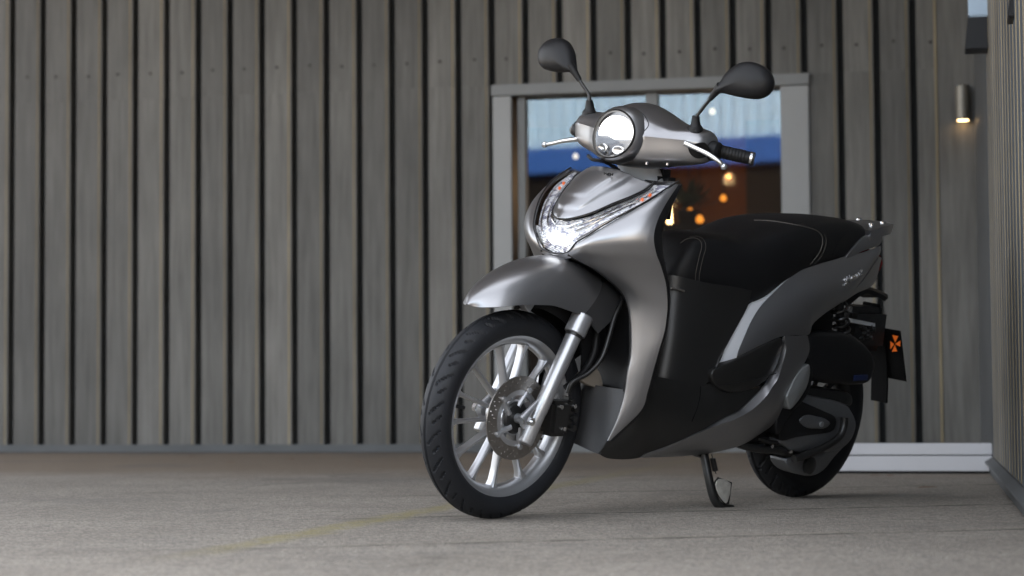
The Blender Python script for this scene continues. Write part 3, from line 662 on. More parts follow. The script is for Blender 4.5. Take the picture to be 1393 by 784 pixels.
# ---- leg shield (both wings), lamps, nose
wing = [  # inner edge, crease, outer edge, bulge
 ((919, 250, .197), (920, 250.5, .198), (923, 251.5, .2), 0.000),
 ((889, 269.5, .19), (894, 270.5, .199), (908, 274, .215), 0.003),
 ((850, 292, .158), (858, 294, .176), (895, 299, .226), 0.007),
 ((800, 322, .10), (814, 322, .128), (889.5, 322, .232), 0.011),
 ((772, 344.5, .048), (792, 340, .092), (892.5, 344, .235), 0.013),
 ((790, 357, .070), (808, 355.5, .106), (899, 362, .236), 0.012),
 ((815, 370, .098), (830, 373.5, .128), (906, 387, .236), 0.010),
 ((842, 393, .125), (849, 395, .142), (908, 414, .236), 0.009),
 ((852, 410, .138), (856, 412, .148), (907, 431, .234), 0.008),
 ((857, 440, .150), (859.5, 440, .157), (904, 451, .230), 0.007),
 ((857, 480, .158), (859.5, 480, .165), (897, 475, .222), 0.006),
 ((853, 507, .160), (856, 506, .166), (889.5, 502, .212), 0.005),
 ((848, 539, .158), (850.5, 538, .164), (881, 533, .200), 0.004),
 ((838, 572, .152), (840.5, 571, .158), (871, 560, .187), 0.003),
 ((826, 600, .145), (826.8, 600, .146), (829.5, 600, .149), 0.000)]
wrows = []; outer_edge = []
for a_, c_, o_, bl in wing:
    A, C, O = U(*a_), U(*c_), U(*o_); ch = O - C; nn = np.array([ch[1], -ch[0], 0]); nn /= max(np.linalg.norm(nn), 1e-6)
    if nn[0] + nn[1] < 0: nn = -nn
    pts = [A, C] + [C + ch * t + nn * bl * (4 * t * (1 - t)) for t in (.3, .6, .85)] + [O]
    wrows.append(np.array(pts)); outer_edge.append(O)
q = MB(); shell(q, surf(wrows, 6, 6), .005, mirror=True)
# strip under the lamp that joins the two wings
low = [U(772, 345.0, .048), U(763, 346.5, .025), U(754, 347, 0)]
strip_t = low + [p * np.array([1, -1, 1]) for p in low[::-1][1:]]
strip_b = [p + np.array([-.008 - .0 * abs(p[1]), 0, -.012]) for p in strip_t]
strip_b[0] = U(776.5, 351.0, .056); strip_b[-1] = strip_b[0] * np.array([1, -1, 1])
shell(q, surf([strip_t, strip_b], 6, 4), .004)
shield = q.build('leg_shield', 'body', root)
# black edge trim behind the shield and the inner face
trim_px = [(927, 252, .197), (913, 283, .205), (904.5, 302, .212), (901, 318, .215), (901.5, 340, .218), (905, 362, .219), (909.5, 387, .219), (911, 408, .219), (909, 430, .217), (905, 452, .213), (898.5, 476, .206), (891, 503, .197), (882.5, 534, .188), (872.5, 561, .178), (832, 601, .145)]
trows = []
for O, tp in zip(outer_edge, trim_px):
    Tm = U(*tp); trows.append([O + np.array([-.0005, -.0015, 0]), (O + Tm) / 2 + np.array([-.002, .004, 0]), Tm, Tm + np.array([-.012, -.03, 0]), np.array([Tm[0] - .03, Tm[1] * .4, Tm[2]]), np.array([Tm[0] - .035, 0, Tm[2]])])
q = MB(); shell(q, surf(trows, 5, 5), .003, inside=(0.0, 0, .6), mirror=True); q.build('inner_shield', 'black', root)

lo_c = [((923, 247.5, .197)), ((905, 258.5, .195)), ((889, 269, .190)), ((871, 280, .177)), ((850, 291.5, .158)), ((820, 308, .125)), ((800, 321.5, .10)), ((784, 331, .074)), ((772, 344, .048))]
up_c = [((891, 247.5, .137)), ((884, 254, .138)), ((875, 260, .131)), ((857, 268.6, .118)), ((836, 276.8, .099)), ((812, 287.5, .076)), ((797, 293, .060)), ((782, 297, .040)), ((769.6, 299, .018))]
lo3 = [U(*p) for p in lo_c] + [U(754, 345.5, 0)]; up3 = [U(*p) for p in up_c] + [U(758, 298, 0)]
lo3 = lo3 + [p * np.array([1, -1, 1]) for p in lo3[::-1][1:]]; up3 = up3 + [p * np.array([1, -1, 1]) for p in up3[::-1][1:]]
lamp_in = np.array([-.45, 0, .75])
def lamp_grid(depth, bul, inset=0.0):
    rows = [[], [], [], []]
    for l, u_ in zip(lo3, up3):
        m_ = (l + u_) / 2; out_ = m_ - lamp_in; out_ /= np.linalg.norm(out_)
        wd = np.linalg.norm(l - u_)
        for k, t in enumerate((0 + inset, .33, .67, 1 - inset)):
            rows[k].append(l + (u_ - l) * t + out_ * (bul * min(1, wd / .08) * 4 * t * (1 - t) - depth))
    return surf(rows, 6, 5)
lampg = lamp_grid(.014, 0.0, .02)
q = MB(); shell(q, lampg, .003, inside=lamp_in); lamp = q.build('front_lamp', 'reflector', root, angle=None)
q = MB(); shell(q, lamp_grid(.001, .006, .01), .0015, inside=lamp_in); q.build('lens', 'lens', lamp)
q = MB(); tube(q, spl([p + np.array([.001, 0, .0015]) for p in lo3], 5), .0022, 6); q.build('lens_edge', 'blackg', lamp)
q = MB(); tube(q, spl([p + np.array([.001, 0, .001]) for p in up3], 5), .0026, 6); q.build('lens_edge', 'blackg', lamp)
# lit running light tube in the middle, reflector ribs along the arms, orange indicators
nL = lampg.shape[1]; mid = nL // 2
def lg(fu, fv, off=0.0):
    i = fv * (lampg.shape[0] - 1); j = fu * (nL - 1); p = lampg[int(round(i)), int(round(j))]; o_ = p - lamp_in; return p + o_ / np.linalg.norm(o_) * off
q = MB(); tube(q, [lg(t, .42, .004) for t in np.linspace(.425, .575, 24)], [  .004 + .009 * math.sin(math.pi * k / 23) for k in range(24)], 12); q.build('running_light', 'drl', lamp)
q = MB(); tube(q, [lg(t, .80, .004) for t in np.linspace(.36, .64, 40)], .0035, 8); q.build('light_guide', 'chrome', lamp)
for fv in (.2, .5, .75):
    q = MB()
    for a_, b2 in ((.06, .40), (.60, .94)): tube(q, [lg(t, fv, .003) for t in np.linspace(a_, b2, 50)], .0022, 6)
    q.build('reflector_rib', 'chrome', lamp)
for fu in (.105, .135, .865, .895):
    q = MB(); c = lg(fu, .45, .005); lathe(q, [(0, -.005), (.0035, -.004), (.0045, 0), (.0035, .004), (0, .005)], c, 'z', 10); q.build('indicator_bulb', 'orange', lamp)

# nose panel with raised U shaped centre
nl = [(769.6, 299, .018), (785, 296, .045), (807, 289, .072), (832, 278, .095), (857, 268.6, .118), (875, 260, .130), (887, 250, .131)]
nc = [(760, 297, 0), (767, 286, 0), (777.5, 272, 0), (789, 258, 0), (800.5, 246, 0), (811.5, 237, 0), (822, 230.5, 0)]
nrow = []
for a_, c_ in zip(nl, nc):
    A, C = U(*a_), U(*c_); row = []
    for t in (1, .8, .6, .4, .2, 0): 
        e = t ** 2.0; row.append(np.array([C[0] + (A[0] - C[0]) * e, A[1] * t, C[2] + (A[2] - C[2]) * e]))
    row = row + [p * np.array([1, -1, 1]) for p in row[::-1][1:]]; nrow.append(np.array(row))
NG = surf(nrow, 6, 8); NN = gnorm(NG); sg = np.sign(((NG - lamp_in) * NN).sum()); NN *= sg
r_, c__ = NG.shape[:2]
for i in range(r_):
    for j in range(c__):
        v = i / (r_ - 1); s = abs(j / (c__ - 1) * 2 - 1)
        e = max(0, min(1, ((0.70 - s) / .12))) * max(0, min(1, (v - .15 - .16 * s * s) / .10)); e = e * e * (3 - 2 * e)
        e2 = max(0, min(1, ((0.46 - s) / .06))) * max(0, min(1, (v - .36 - .16 * s * s) / .06)); e2 = e2 * e2 * (3 - 2 * e2)
        NG[i, j] += NN[i, j] * (.005 * e + .0025 * e2)
q = MB(); shell(q, NG, .004, inside=lamp_in); nose = q.build('nose_panel', 'body', root, angle=None)
# rear closing of nose top and steering neck
nk = spl([U(866, 214, 0), U(868, 226, 0), U(872, 238, 0), U(880, 252, 0), U(892, 275, 0)], 4); q = MB(); tube(q, nk, [.062 - .012 * math.sin(math.pi * min(1, i / 12)) for i in range(len(nk))], 28); q.build('steering_neck', 'trim', root)
q = MB(); box(q, (-.50, -.075, .80), (-.43, .075, .955), .02); q.build('glove_panel', 'black', root)

# black panels inside the wheel arch
q = MB()
rowsB = [[U(772, 348, .05), U(764, 352, .02) + np.array([-.02, 0, 0]), np.array([-.16, 0, .69])]]
for a_ in [(806, 366, .088), (842, 395, .122), (854, 420, .138), (856, 450, .148), (856, 480, .156), (852, 507, .158), (847, 533, .156)]:
    A = U(*a_); rowsB.append([A, np.array([A[0] - .045, A[1] * .75, A[2]]), np.array([A[0] - .055, 0, A[2]])])
shell(q, surf(rowsB, 6, 4), .004, inside=(-.6, 0, .5), mirror=True); q.build('wheel_well', 'black', root)
q = MB()
FR = [UL((788, 519, 0), (802, 522.5, .05), (826, 527, .105), (850, 530, .150)), UL((782, 560, 0), (797, 564, .05), (819, 569, .105), (839, 574, .148)), UL((772, 600, 0), (786, 605.5, .045), (801, 612.5, .088), (816, 618.5, .128))]
shell(q, surf(FR, 6, 8), .004, inside=(-.6, 0, .3), mirror=True); q.build('lower_front_cover', 'bodyd', root)

# ---- side panels
def side_patch(rows, name, m, bul=0.0, nu=6, nv=6, mids=(.25, .5, .75), th=.004, mirror=True, parent=None, label=None):
    R_ = []
    for row in rows:
        a_, b2 = U(*row[0]), U(*row[1]); bb = row[2] if len(row) > 2 else bul
        R_.append([a_] + [a_ + (b2 - a_) * t + np.array([0, bb * 4 * t * (1 - t), 0]) for t in mids] + [b2])
    q = MB(); shell(q, surf(R_, nu, nv), th, mirror=mirror); o = q.build(name, m, parent or root)
    if label: o['label'] = label
    return o
floor_c = side_patch([((826, 600, .143), (814, 617.5, .124), .003), ((851, 583, .166), (829, 624, .132), .006), ((868, 567, .178), (860, 624.5, .138), .01), ((884, 525, .168), (890, 616.5, .152), .012), ((892, 513, .155), (919, 603, .166), .012), ((925, 519.5, .152), (940, 592, .173), .010), ((953, 524, .156), (960, 582.5, .177), .008), ((970, 522, .164), (985, 568, .180), .006), ((996, 534, .178), (1006, 557, .182), .003), ((1034, 526, .183), (1036, 528, .184), 0)], 'floor_side_cover', 'blackg', parent=root)
cowl_top = [((1003, 484, .176), (1004.5, 486.8, .1775), 0), ((1012, 460, .172), (1023, 475.5, .183), .002), ((1022, 438.5, .168), (1041, 467, .188), .005), ((1034, 418.5, .163), (1061, 458.5, .191), .009), ((1049.5, 401.5, .158), (1080, 456.5, .189), .013), ((1070, 382, .152), (1100, 455.5, .183), .017), ((1091, 367.5, .145), (1106, 441, .176), .020), ((1117, 359, .132), (1123, 426, .161), .019), ((1147, 350, .112), (1145, 411, .141), .016), ((1173, 343.5, .095), (1168, 388, .122), .012), ((1198, 334.5, .074), (1195, 349, .084), .004)]
cowl = side_patch(cowl_top, 'rear_side_cowl', 'body', nu=8, nv=8)
side_patch([((1145, 411, .1415), (1146, 412, .138)), ((1157, 399.5, .1325), (1166, 399, .108)), ((1174, 382, .117), (1189, 386, .074)), ((1195.5, 349, .0845), (1199, 352, .066))], 'tail_lower_panel', 'body', .002)
side_patch([((972, 501.5, .153), (1002, 487, .1785), .001), ((980, 482, .151), (1004, 479, .177), .001), ((989, 463, .149), (1007.5, 470, .1755), .001), ((1007, 428.6, .144), (1021, 439, .1685), .001), ((1020, 413, .142), (1033.5, 418.3, .1635), .001), ((1042, 400.5, .144), (1049, 401.3, .1585), .002), ((1067, 379.5, .146), (1070, 381.5, .1525), .001), ((1089, 366.5, .142), (1091, 367.3, .1452), 0)], 'silver_trim', 'trim')
# pillion foot rest (black almond)
po = spl(UL((970, 505, .176), (985, 497, .181), (1003, 488.5, .186), (1026, 476, .190), (1048, 465.5, .192), (1060, 459.8, .193), (1065.5, 463, .193), (1064, 476, .193), (1058, 496.5, .191), (1048, 512, .19), (1032, 525.5, .188), (1014, 532.5, .186), (996, 534.5, .184), (980, 529.5, .180), (970, 519, .177)), 4, True)
for s in (1, -1):
    k = np.array([1, s, 1]); q = MB(); slab(q, po * k, (0, -.05 * s, 0), .006, 3, .006); fr = q.build('foot_rest', 'blackg', root)
    q = MB(); tube(q, [p * k for p in spl(UL((975, 524, .189), (1000, 522, .196), (1030, 515, .199), (1056, 508, .197)), 6)], .0016, 6); q.build('hinge_line', 'black', fr)
# light swoosh edge and lower skirt
sw_o = [(1067.5, 457, .194), (1070.6, 475.5, .200), (1062, 510, .203), (1052, 527, .202), (1042, 541, .200), (1021.6, 560, .196), (1000, 572, .191), (975, 581.5, .182), (950, 592, .177), (925, 603, .170), (900, 613, .160), (874, 621.5, .147)]
sw_i = [(1064, 459.5, .188), (1064.5, 468, .184), (1057.5, 496, .180), (1047.5, 513, .178), (1037, 527, .176), (1005, 557.5, .173), (985, 567.5, .171), (960, 582.5, .168), (940, 592, .165), (918, 603, .159), (897, 613, .152), (873, 620.5, .145)]
side_patch([(a_, b2, .0) for a_, b2 in zip(sw_i, sw_o)], 'swoosh_edge', 'body', nu=3, nv=6, th=.006)
sk_b = [(1099, 457, .184), (1101, 478, .181), (1089, 504, .179), (1073, 530, .176), (1064.5, 555, .171), (1053, 576, .162), (1035, 590, .152), (1008, 606, .142), (972, 615.5, .136), (938, 620, .136), (905, 622, .140), (872, 622.8, .1455)]
side_patch([(a_, b2, bl) for a_, b2, bl in zip(sw_o, sk_b, (.002, .004, .006, .007, .008, .009, .010, .009, .007, .005, .003, 0))], 'side_skirt', 'body', nu=6, nv=6)
# under-seat centre cover
cc = []
for top, bot, bl in (((1021, 410, .150), (971, 503, .170), 0), ((998, 405, .142), (968, 514, .166), .002), ((963, 400, .127), (955, 524, .158), .004), ((940, 395, .108), (925, 520, .140), .006), ((918, 390, .082), (900, 515, .112), .006)):
    a_, b2 = U(*top), U(*bot); cc.append([a_ + np.array([0, 0, .03])] + [a_ + (b2 - a_) * t + np.array([.0, bl * 4 * t * (1 - t), 0]) for t in (0.1, .5, .9)] + [b2])
ft = cc[-1]; cc.append([np.array([p[0] + .022, p[1] * .55, p[2]]) for p in ft]); cc.append([np.array([p[0] + .027, 0, p[2]]) for p in ft])
q = MB(); shell(q, surf(cc, 6, 6), .004, inside=(-.8, 0, .5), mirror=True); q.build('centre_cover', 'blackg', root)
q = MB(); box(q, (-.66, -.15, .235), (-.30, .15, .335), .015); q.build('floor_board', 'black', root)
q = MB(); box(q, (-1.0, -.12, .19), (-.28, .12, .25), .015); q.build('belly_pan', 'black', root)
q = MB(); box(q, (-1.30, -.10, .45), (-.575, .085, .655), .03); q.build('seat_box', 'black', root)
q = MB(); tube(q, spl(UL((913, 392, .09), (922, 393.5, .10), (931, 396.5, .108)), 5), .003, 8); q.build('seat_latch', 'steel', root)

fb = bvh_of(floor_c)
def seam0(name, pts, r, m, parent, bv):
    P = [hit(bv, a_, b2, .0004) for a_, b2 in spl(pts, 8)]; P = [p for p in P if p is not None]
    if len(P) > 3: q = MB(); tube(q, P, r, 6); q.build(name, m, parent)
seam0('panel_gap', [(953, 526), (952, 540), (948, 556), (941, 574)], .0013, 'rubber', floor_c, fb)
# ---- seat
st = [(-.531, .030, .646, .652), (-.534, .045, .648, .668), (-.540, .060, .650, .692), (-.556, .080, .645, .728), (-.585, .096, .640, .768), (-.63, .112, .634, .786), (-.70, .132, .622, .790), (-.76, .145, .615, .790), (-.81, .153, .614, .798), (-.86, .157, .636, .814), (-.93, .157, .671, .836), (-1.01, .150, .706, .851), (-1.10, .137, .731, .860), (-1.20, .120, .747, .866), (-1.30, .103, .766, .866), (-1.37, .086, .788, .859), (-1.415, .062, .808, .845), (-1.432, .025, .825, .834)]
srows = []
for x, yw, zb, zt in st:
    h = zt - zb; half = [(yw * .95, zb), (yw * 1.0, zb + .22 * h), (yw * .99, zb + .50 * h), (yw * .93, zb + .76 * h), (yw * .78, zb + .93 * h), (yw * .45, zb + .995 * h), (0, zt + .001)]
    row = [np.array([x, y, z]) for y, z in half]; srows.append(np.array(row + [p * np.array([1, -1, 1]) for p in row[::-1][1:]]))
q = MB(); G = surf(srows, 5, 6); shell(q, G, .006, inside=(-1.0, 0, .70)); seat = q.build('seat', 'vinyl', root, angle=None)
sb = bvh_of(seat)
def seam(name, pts, r, m, parent, bv, off=.0005):
    P = [hit(bv, a_, b2, off) for a_, b2 in spl(pts, 8)]; P = [p for p in P if p is not None]
    if len(P) > 3:
        q = MB(); tube(q, P, r, 6); q.build(name, m, parent)
seam('stitching', [(946, 394), (946.5, 372), (951, 350), (954.5, 336), (952, 327.5), (944, 324), (934, 325.5), (926, 331)], .0010, 'stitch', seat, sb)
seam('stitching', [(951, 395), (951.5, 373), (956, 352), (960, 337), (957.5, 327), (950, 322), (938, 322)], .0007, 'stitch', seat, sb)
seam('piping', [(1026, 300), (1044, 300.5), (1064, 303), (1086, 307), (1106, 312), (1115, 317), (1118.5, 324), (1118, 334), (1113, 346), (1102, 360)], .0016, 'stitch', seat, sb)
seam('stitching', [(1121, 318), (1123.5, 326), (1122.5, 336), (1117, 348), (1107, 360)], .0007, 'stitch', seat, sb)
seam('seam_line', [(1163, 309), (1150, 318), (1140, 330), (1131, 348)], .0008, 'black', seat, sb)

# ---- tail: grab rail, tail lamp, mudguard, plate
q = MB()
g_o = spl(UL((1151, 351.5, .113), (1160, 338, .110), (1173, 324.5, .100), (1186, 319.5, .090), (1199, 317.5, .080), (1200.5, 324, .078), (1197, 333, .080), (1184, 338.5, .089), (1172, 343.2, .098), (1160, 348.5, .107)), 4, True)
for s in (1, -1): slab(q, g_o * np.array([1, s, 1]), (0, -.03 * s, 0), .004, 3, .002)
rail = q.build('grab_rail', 'body', root)
q = MB(); tops = [[(-1.385, .10, .838), (-1.385, .05, .846), (-1.385, 0, .848)], [(-1.44, .095, .852), (-1.44, .05, .857), (-1.44, 0, .858)], [(-1.50, .082, .860), (-1.50, .04, .864), (-1.50, 0, .865)], [(-1.565, .055, .864), (-1.565, .03, .867), (-1.565, 0, .868)], [(-1.60, .025, .860), (-1.60, .012, .862), (-1.60, 0, .862)]]
tops = [[np.array(p) for p in r] for r in tops]; shell(q, surf(tops, 6, 5), .030, inside=(-1.45, 0, .7), mirror=True); q.build('rail_top', 'body', rail)
for x, y, z in ((-1.44, .06, .858), (-1.52, .045, .866), (-1.44, -.06, .858), (-1.52, -.045, .866)):
    q = MB(); lathe(q, [(0, -.004), (.009, -.004), (.009, .002), (.006, .005), (0, .005)], (x, y, z), 'z', 10); q.build('bolt', 'chrome', rail)
q = MB(); tl_r = [[np.array([-1.475, y, .78]) for y in (-.07, -.035, 0, .035, .07)], [np.array([-1.525 - .0 * abs(y), y, .74]) for y in (-.06, -.03, 0, .03, .06)], [np.array([-1.50, y, .695]) for y in (-.055, -.028, 0, .028, .055)]]
shell(q, surf(tl_r, 5, 5), .01, inside=(-1.3, 0, .74)); q.build('tail_lamp', 'redlens', root)
q = MB(); mg = [UL((1150, 409, .06), (1150, 412, .02), (1150, 412, .0)), UL((1176, 394, .055), (1176, 392, .02), (1176, 391, 0)), UL((1196, 399, .055), (1196, 396, .02), (1196, 395, 0)), UL((1208, 405.5, .05), (1208, 402, .02), (1208, 401, 0))]
shell(q, surf(mg, 5, 6), .014, inside=(-1.5, 0, .4), mirror=True); q.build('tail_fender', 'black', root)
mud = MB(); m0 = U(1186, 412, .0); m1 = U(1197, 546, 0)
mr = [[np.array([m0[0] + (m1[0] - m0[0]) * t - .02 * math.sin(math.pi * t), y, m0[2] + (m1[2] - m0[2]) * t]) for y in (-.030, -.015, 0, .015, .030)] for t in (0, .25, .5, .75, 1)]
shell(mud, surf(mr, 4, 5), .008, inside=(-1.2, 0, .4)); mudg = mud.build('mudguard', 'rubber', root)
pz = spl([np.array([x, y, z]) for x, y, z in [(*[U(1224, 450, .085)[0], .085], U(1224, 450, .085)[2]), (U(1232, 519, .092)[0], .092, U(1232, 519, .092)[2])]], 1)
tR, bR = pz[0], pz[-1]; tL, bL = tR * np.array([1, -1, 1]), bR * np.array([1, -1, 1])
q = MB(); ring_ = []
for a_, b2 in ((tR, bR), (bR, bL), (bL, tL), (tL, tR)):
    for t in np.linspace(0, 1, 9)[:-1]: ring_.append(a_ + (b2 - a_) * t)
slab(q, ring_, (-.006, 0, -.001), .0015, 2); plate = q.build('plate_holder', 'rubber', root)
# orange fan shaped mark on the plate holder
pn = np.cross(bR - tR, tL - tR); pn /= np.linalg.norm(pn); pn = pn if pn[0] > 0 else -pn
def on_plate(px, py):
    d = ray(px, py) @ BM; t = ((tR - CO) @ pn) / (d @ pn); return CO + t * d + pn * .0012
for tri in (((1214, 456), (1222, 457.5), (1218, 466)), ((1217.8, 468), (1225, 463.5), (1224.5, 471.5)), ((1216.5, 468.5), (1211.5, 464.5), (1211.5, 475)), ((1217.5, 469.5), (1213.5, 478.5), (1220.5, 478))):
    P = [on_plate(*p) for p in tri]; q = MB(); q.add(P + [p - pn * .0035 for p in P], [(0, 1, 2), (5, 4, 3), (0, 3, 4, 1), (1, 4, 5, 2), (2, 5, 3, 0)]); q.build('orange_mark', 'orange', plate, smooth=False)
q = MB(); slab(q, UL((1161, 434, .06), (1191, 440, .06), (1191, 445, .06), (1161, 439.5, .06)), (0, -.02, 0), .002); q.build('reflector_bar', 'trim', root)
q = MB()
for i in range(9): 
    p = U(1165 + 4 * (i % 5), 446 + 9 * (i // 5) + 3 * (i % 3), .04); tube(q, [p, p + np.array([-.01, .02, .006])], .008, 8)
box(q, (-1.62, -.05, .46), (-1.42, .05, .60), .02); q.build('lamp_wiring', 'engine', root)

# ---- engine side
def plate_px(name, m, pts, y, depth, bev=.005, dome=0.0, parent=None, smooth_n=4):
    q = MB(); O = spl(UL(*[(a_, b2, y) for a_, b2 in pts]), smooth_n, True); slab(q, O, (0, -depth, 0), bev, 3, dome); return q.build(name, m, parent or root)
eng = MB(); box(eng, (-1.16, -.13, .20), (-.86, .12, .37), .02); box(eng, (-1.0, -.06, .22), (-.80, .06, .32), .015)
lathe(eng, [(0, .10), (.06, .10), (.065, .13), (.05, .145), (0, .147)], (-1.06, 0, .30), 'y', 24); engine = eng.build('engine_block', 'engine', root)
q = MB()
for px, py in ((1042, 600), (1052, 592), (1062, 604), (1070, 612), (1035, 607), (1075, 603), (1060, 596)): p = U(px, py, .125); tube(q, [p + np.array([0, -.02, 0]), p + np.array([0, .01, 0])], .009, 10)
tube(q, spl(UL((1005, 604, .12), (1025, 609, .13), (1041, 611, .13), (1058, 612, .13), (1075, 618, .12)), 5), .013, 10)
tube(q, spl(UL((1030, 596, .13), (1050, 602, .14), (1070, 601, .13)), 5), .007, 8); q.build('engine_fitting', 'engine', engine)
for px, py in ((1048, 607), (1074, 614), (1066, 598)):
    p = U(px, py, .14); q = MB(); tube(q, [p, p + np.array([0, .008, 0])], .006, 6); q.build('bolt', 'chrome', engine, angle=25)
case = plate_px('transmission_case', 'case', [(1090, 538), (1112, 540), (1140, 546), (1154, 552), (1160, 560), (1164, 568), (1166, 580), (1160, 598), (1147, 611), (1130, 616), (1108, 616), (1082, 615), (1066, 606), (1060, 600), (1066, 575), (1076, 550)], .150, .075, .012, .004)
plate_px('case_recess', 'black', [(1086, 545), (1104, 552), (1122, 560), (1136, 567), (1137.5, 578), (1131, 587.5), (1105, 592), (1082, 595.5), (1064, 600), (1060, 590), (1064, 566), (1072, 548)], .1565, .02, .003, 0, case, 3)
plate_px('case_plate', 'case', [(1088.5, 572), (1094, 566.5), (1102, 565), (1112, 567), (1122, 569.5), (1130, 576), (1123, 583), (1112, 583.5), (1101.5, 583), (1093, 579)], .161, .02, .004, .002, case)
p = U(1117, 577, .163); q = MB(); tube(q, [p - np.array([0, .01, 0]), p + np.array([0, .005, 0])], .008, 12); q.build('bolt', 'alu', case)
q = MB(); tube(q, spl(UL((1149, 568, .168), (1148, 580, .170), (1142, 594, .170), (1126, 606, .168), (1104, 616, .162), (1080, 625, .155)), 6), .012, 12); q.build('case_band', 'blackg', case)
plate_px('final_drive_cover', 'case', [(1070, 625), (1090, 622), (1112, 616), (1135, 604), (1150, 592), (1158, 590), (1150, 606), (1136, 622), (1122, 640), (1106, 648), (1088, 646), (1075, 638)], .135, .06, .008, .003)
p = U(1100, 633, .138); q = MB(); lathe(q, [(0, -.01), (.028, -.01), (.026, .008), (.014, .012), (0, .012)], p, 'y', 24); q.build('drain_boss', 'blackg', root)
plate_px('kick_cover', 'oval', [(1101, 496), (1092.5, 501), (1085, 510), (1079, 521), (1073, 534), (1070.5, 541), (1072, 550), (1075, 557.5), (1082, 552), (1090.5, 541), (1097.5, 529), (1101.5, 516), (1103, 503)], .190, .03, .006, .006)
plate_px('case_black_cover', 'black', [(1100, 486), (1106, 500), (1104, 525), (1094, 545), (1078, 562), (1066, 580), (1058, 592), (1056, 576), (1064, 555), (1074, 528), (1090, 503)], .166, .05, .006)  # plain black plate behind the kick cover
air = plate_px('air_cleaner', 'black', [(1104, 455), (1130, 452), (1160, 455), (1174, 464), (1188, 479), (1193, 494), (1190, 512), (1181, 523), (1150, 525), (1114, 520), (1102, 506), (1100, 480)], .165, .10, .022, .006)
plate_px('sticker', 'blue', [(1163, 511), (1181, 510), (1180, 517.5), (1162, 518)], .1725, .004, .001, 0, air, 1)
plate_px('air_duct', 'engine', [(1096, 528), (1120, 528), (1150, 533), (1160, 540), (1158, 552), (1140, 547), (1110, 541), (1094, 540)], .135, .06, .008)
# shock absorber with coil spring, both sides
for s in (1, -1):
    A, B = U(1141, 412, .125) * np.array([1, s, 1]), U(1146, 458, .125) * np.array([1, s, 1]); A = A + (A - B) * .3; B = B + (B - A) * .9; D = B - A; L_ = np.linalg.norm(D); D /= L_
    q = MB(); tube(q, [A, B], .014, 12); sho = q.build('shock_absorber', 'black', root)
    u = np.cross(D, [0, 1, 0]); u /= np.linalg.norm(u); v = np.cross(D, u)
    q = MB(); nT = 9; tube(q, [A + D * L_ * (.12 + .8 * t / (nT * 14)) + .024 * (math.cos(2 * math.pi * t / 14) * u + math.sin(2 * math.pi * t / 14) * v) for t in range(nT * 14)], .0045, 6); q.build('spring', 'blackg', sho)

# ---- side stand
q = MB(); P = spl(UL((954, 606, .10), (959, 625, .115), (964, 650, .135), (970, 675, .152), (976, 686, .160), (985, 691, .166), (996, 691.5, .170)), 6)
tube(q, P, [.0125] * (len(P) - 8) + [.0105] * 8, 12); stand = q.build('side_stand', 'blackg', root)
q = MB(); slab(q, spl(UL((978, 650, .162), (996, 656.5, .172), (992, 686, .172), (986, 687, .168), (976, 674, .160), (972, 658, .158)), 1, True), (-.004, -.008, 0), .001, 2); q.build('foot_lug', 'blackg', stand)
q = MB(); slab(q, spl(UL((979, 652, .174), (994.5, 658, .1835), (990, 683, .1835), (985, 683, .180), (977.5, 673, .172), (974, 660, .170)), 2, True), (-.002, -.004, 0), .001, 2); q.build('worn_patch', 'footmetal', stand)
q = MB(); s0, s1 = U(968, 618, .125), U(974, 645, .145); ax_ = (s1 - s0) / np.linalg.norm(s1 - s0); u = np.cross(ax_, [0, 1, 0]); u /= np.linalg.norm(u); v = np.cross(ax_, u)
tube(q, [s0 + (s1 - s0) * (.22 + .62 * t / 110) + .0065 * (math.cos(t * .6283) * u + math.sin(t * .6283) * v) for t in range(111)], .0022, 6); tube(q, [s0, s0 + (s1 - s0) * .24], .0015, 6); tube(q, [s0 + (s1 - s0) * .82, s1], .0015, 6); q.build('stand_spring', 'blackg', stand)
q = MB(); slab(q, spl(UL((944, 609, .11), (968, 599, .11), (970, 608, .11), (962, 622, .11), (954, 623, .11)), 3, True), (0, -.03, 0), .003); q.build('stand_bracket', 'blackg', stand)

# ---- handlebar cowl (built in the steered frame)
sec = {0.0: [(-.312, .966), (-.296, 1.03), (-.308, 1.094), (-.395, 1.1275), (-.470, 1.108), (-.503, 1.06), (-.47, .985), (-.36, .952)],
 .04: [(-.314, .967), (-.298, 1.033), (-.312, 1.090), (-.398, 1.1225), (-.470, 1.103), (-.502, 1.058), (-.47, .986), (-.365, .953)],
 .08: [(-.316, .974), (-.300, 1.039), (-.326, 1.079), (-.405, 1.106), (-.466, 1.092), (-.496, 1.054), (-.467, .989), (-.377, .957)],
 .125: [(-.340, .984), (-.327, 1.042), (-.350, 1.069), (-.410, 1.088), (-.460, 1.079), (-.483, 1.049), (-.460, .996), (-.392, .969)],
 .18: [(-.367, .992), (-.353, 1.045), (-.370, 1.070), (-.412, 1.083), (-.452, 1.075), (-.470, 1.045), (-.453, 1.001), (-.406, .982)],
 .212: [(-.386, 1.000), (-.373, 1.043), (-.386, 1.064), (-.416, 1.076), (-.446, 1.068), (-.459, 1.042), (-.446, 1.008), (-.416, .993)],
 .224: [(-.398, 1.010), (-.388, 1.040), (-.398, 1.055), (-.418, 1.063), (-.440, 1.057), (-.449, 1.040), (-.440, 1.017), (-.419, 1.005)]}
ys = sorted(sec); full = [(-y, sec[y]) for y in ys[:0:-1]] + [(y, sec[y]) for y in ys]
rings = []
for y, s in full: rings.append(np.array([[x, y, z] for x, z in np.vstack([spl(s[1:] + s[:2], 7)[:-1]])]))
cols = np.array([spl([r[j] for r in rings], 5) for j in range(len(rings[0]))]).transpose(1, 0, 2)
V = ST(cols.reshape(-1, 3)); r_, c__ = cols.shape[:2]
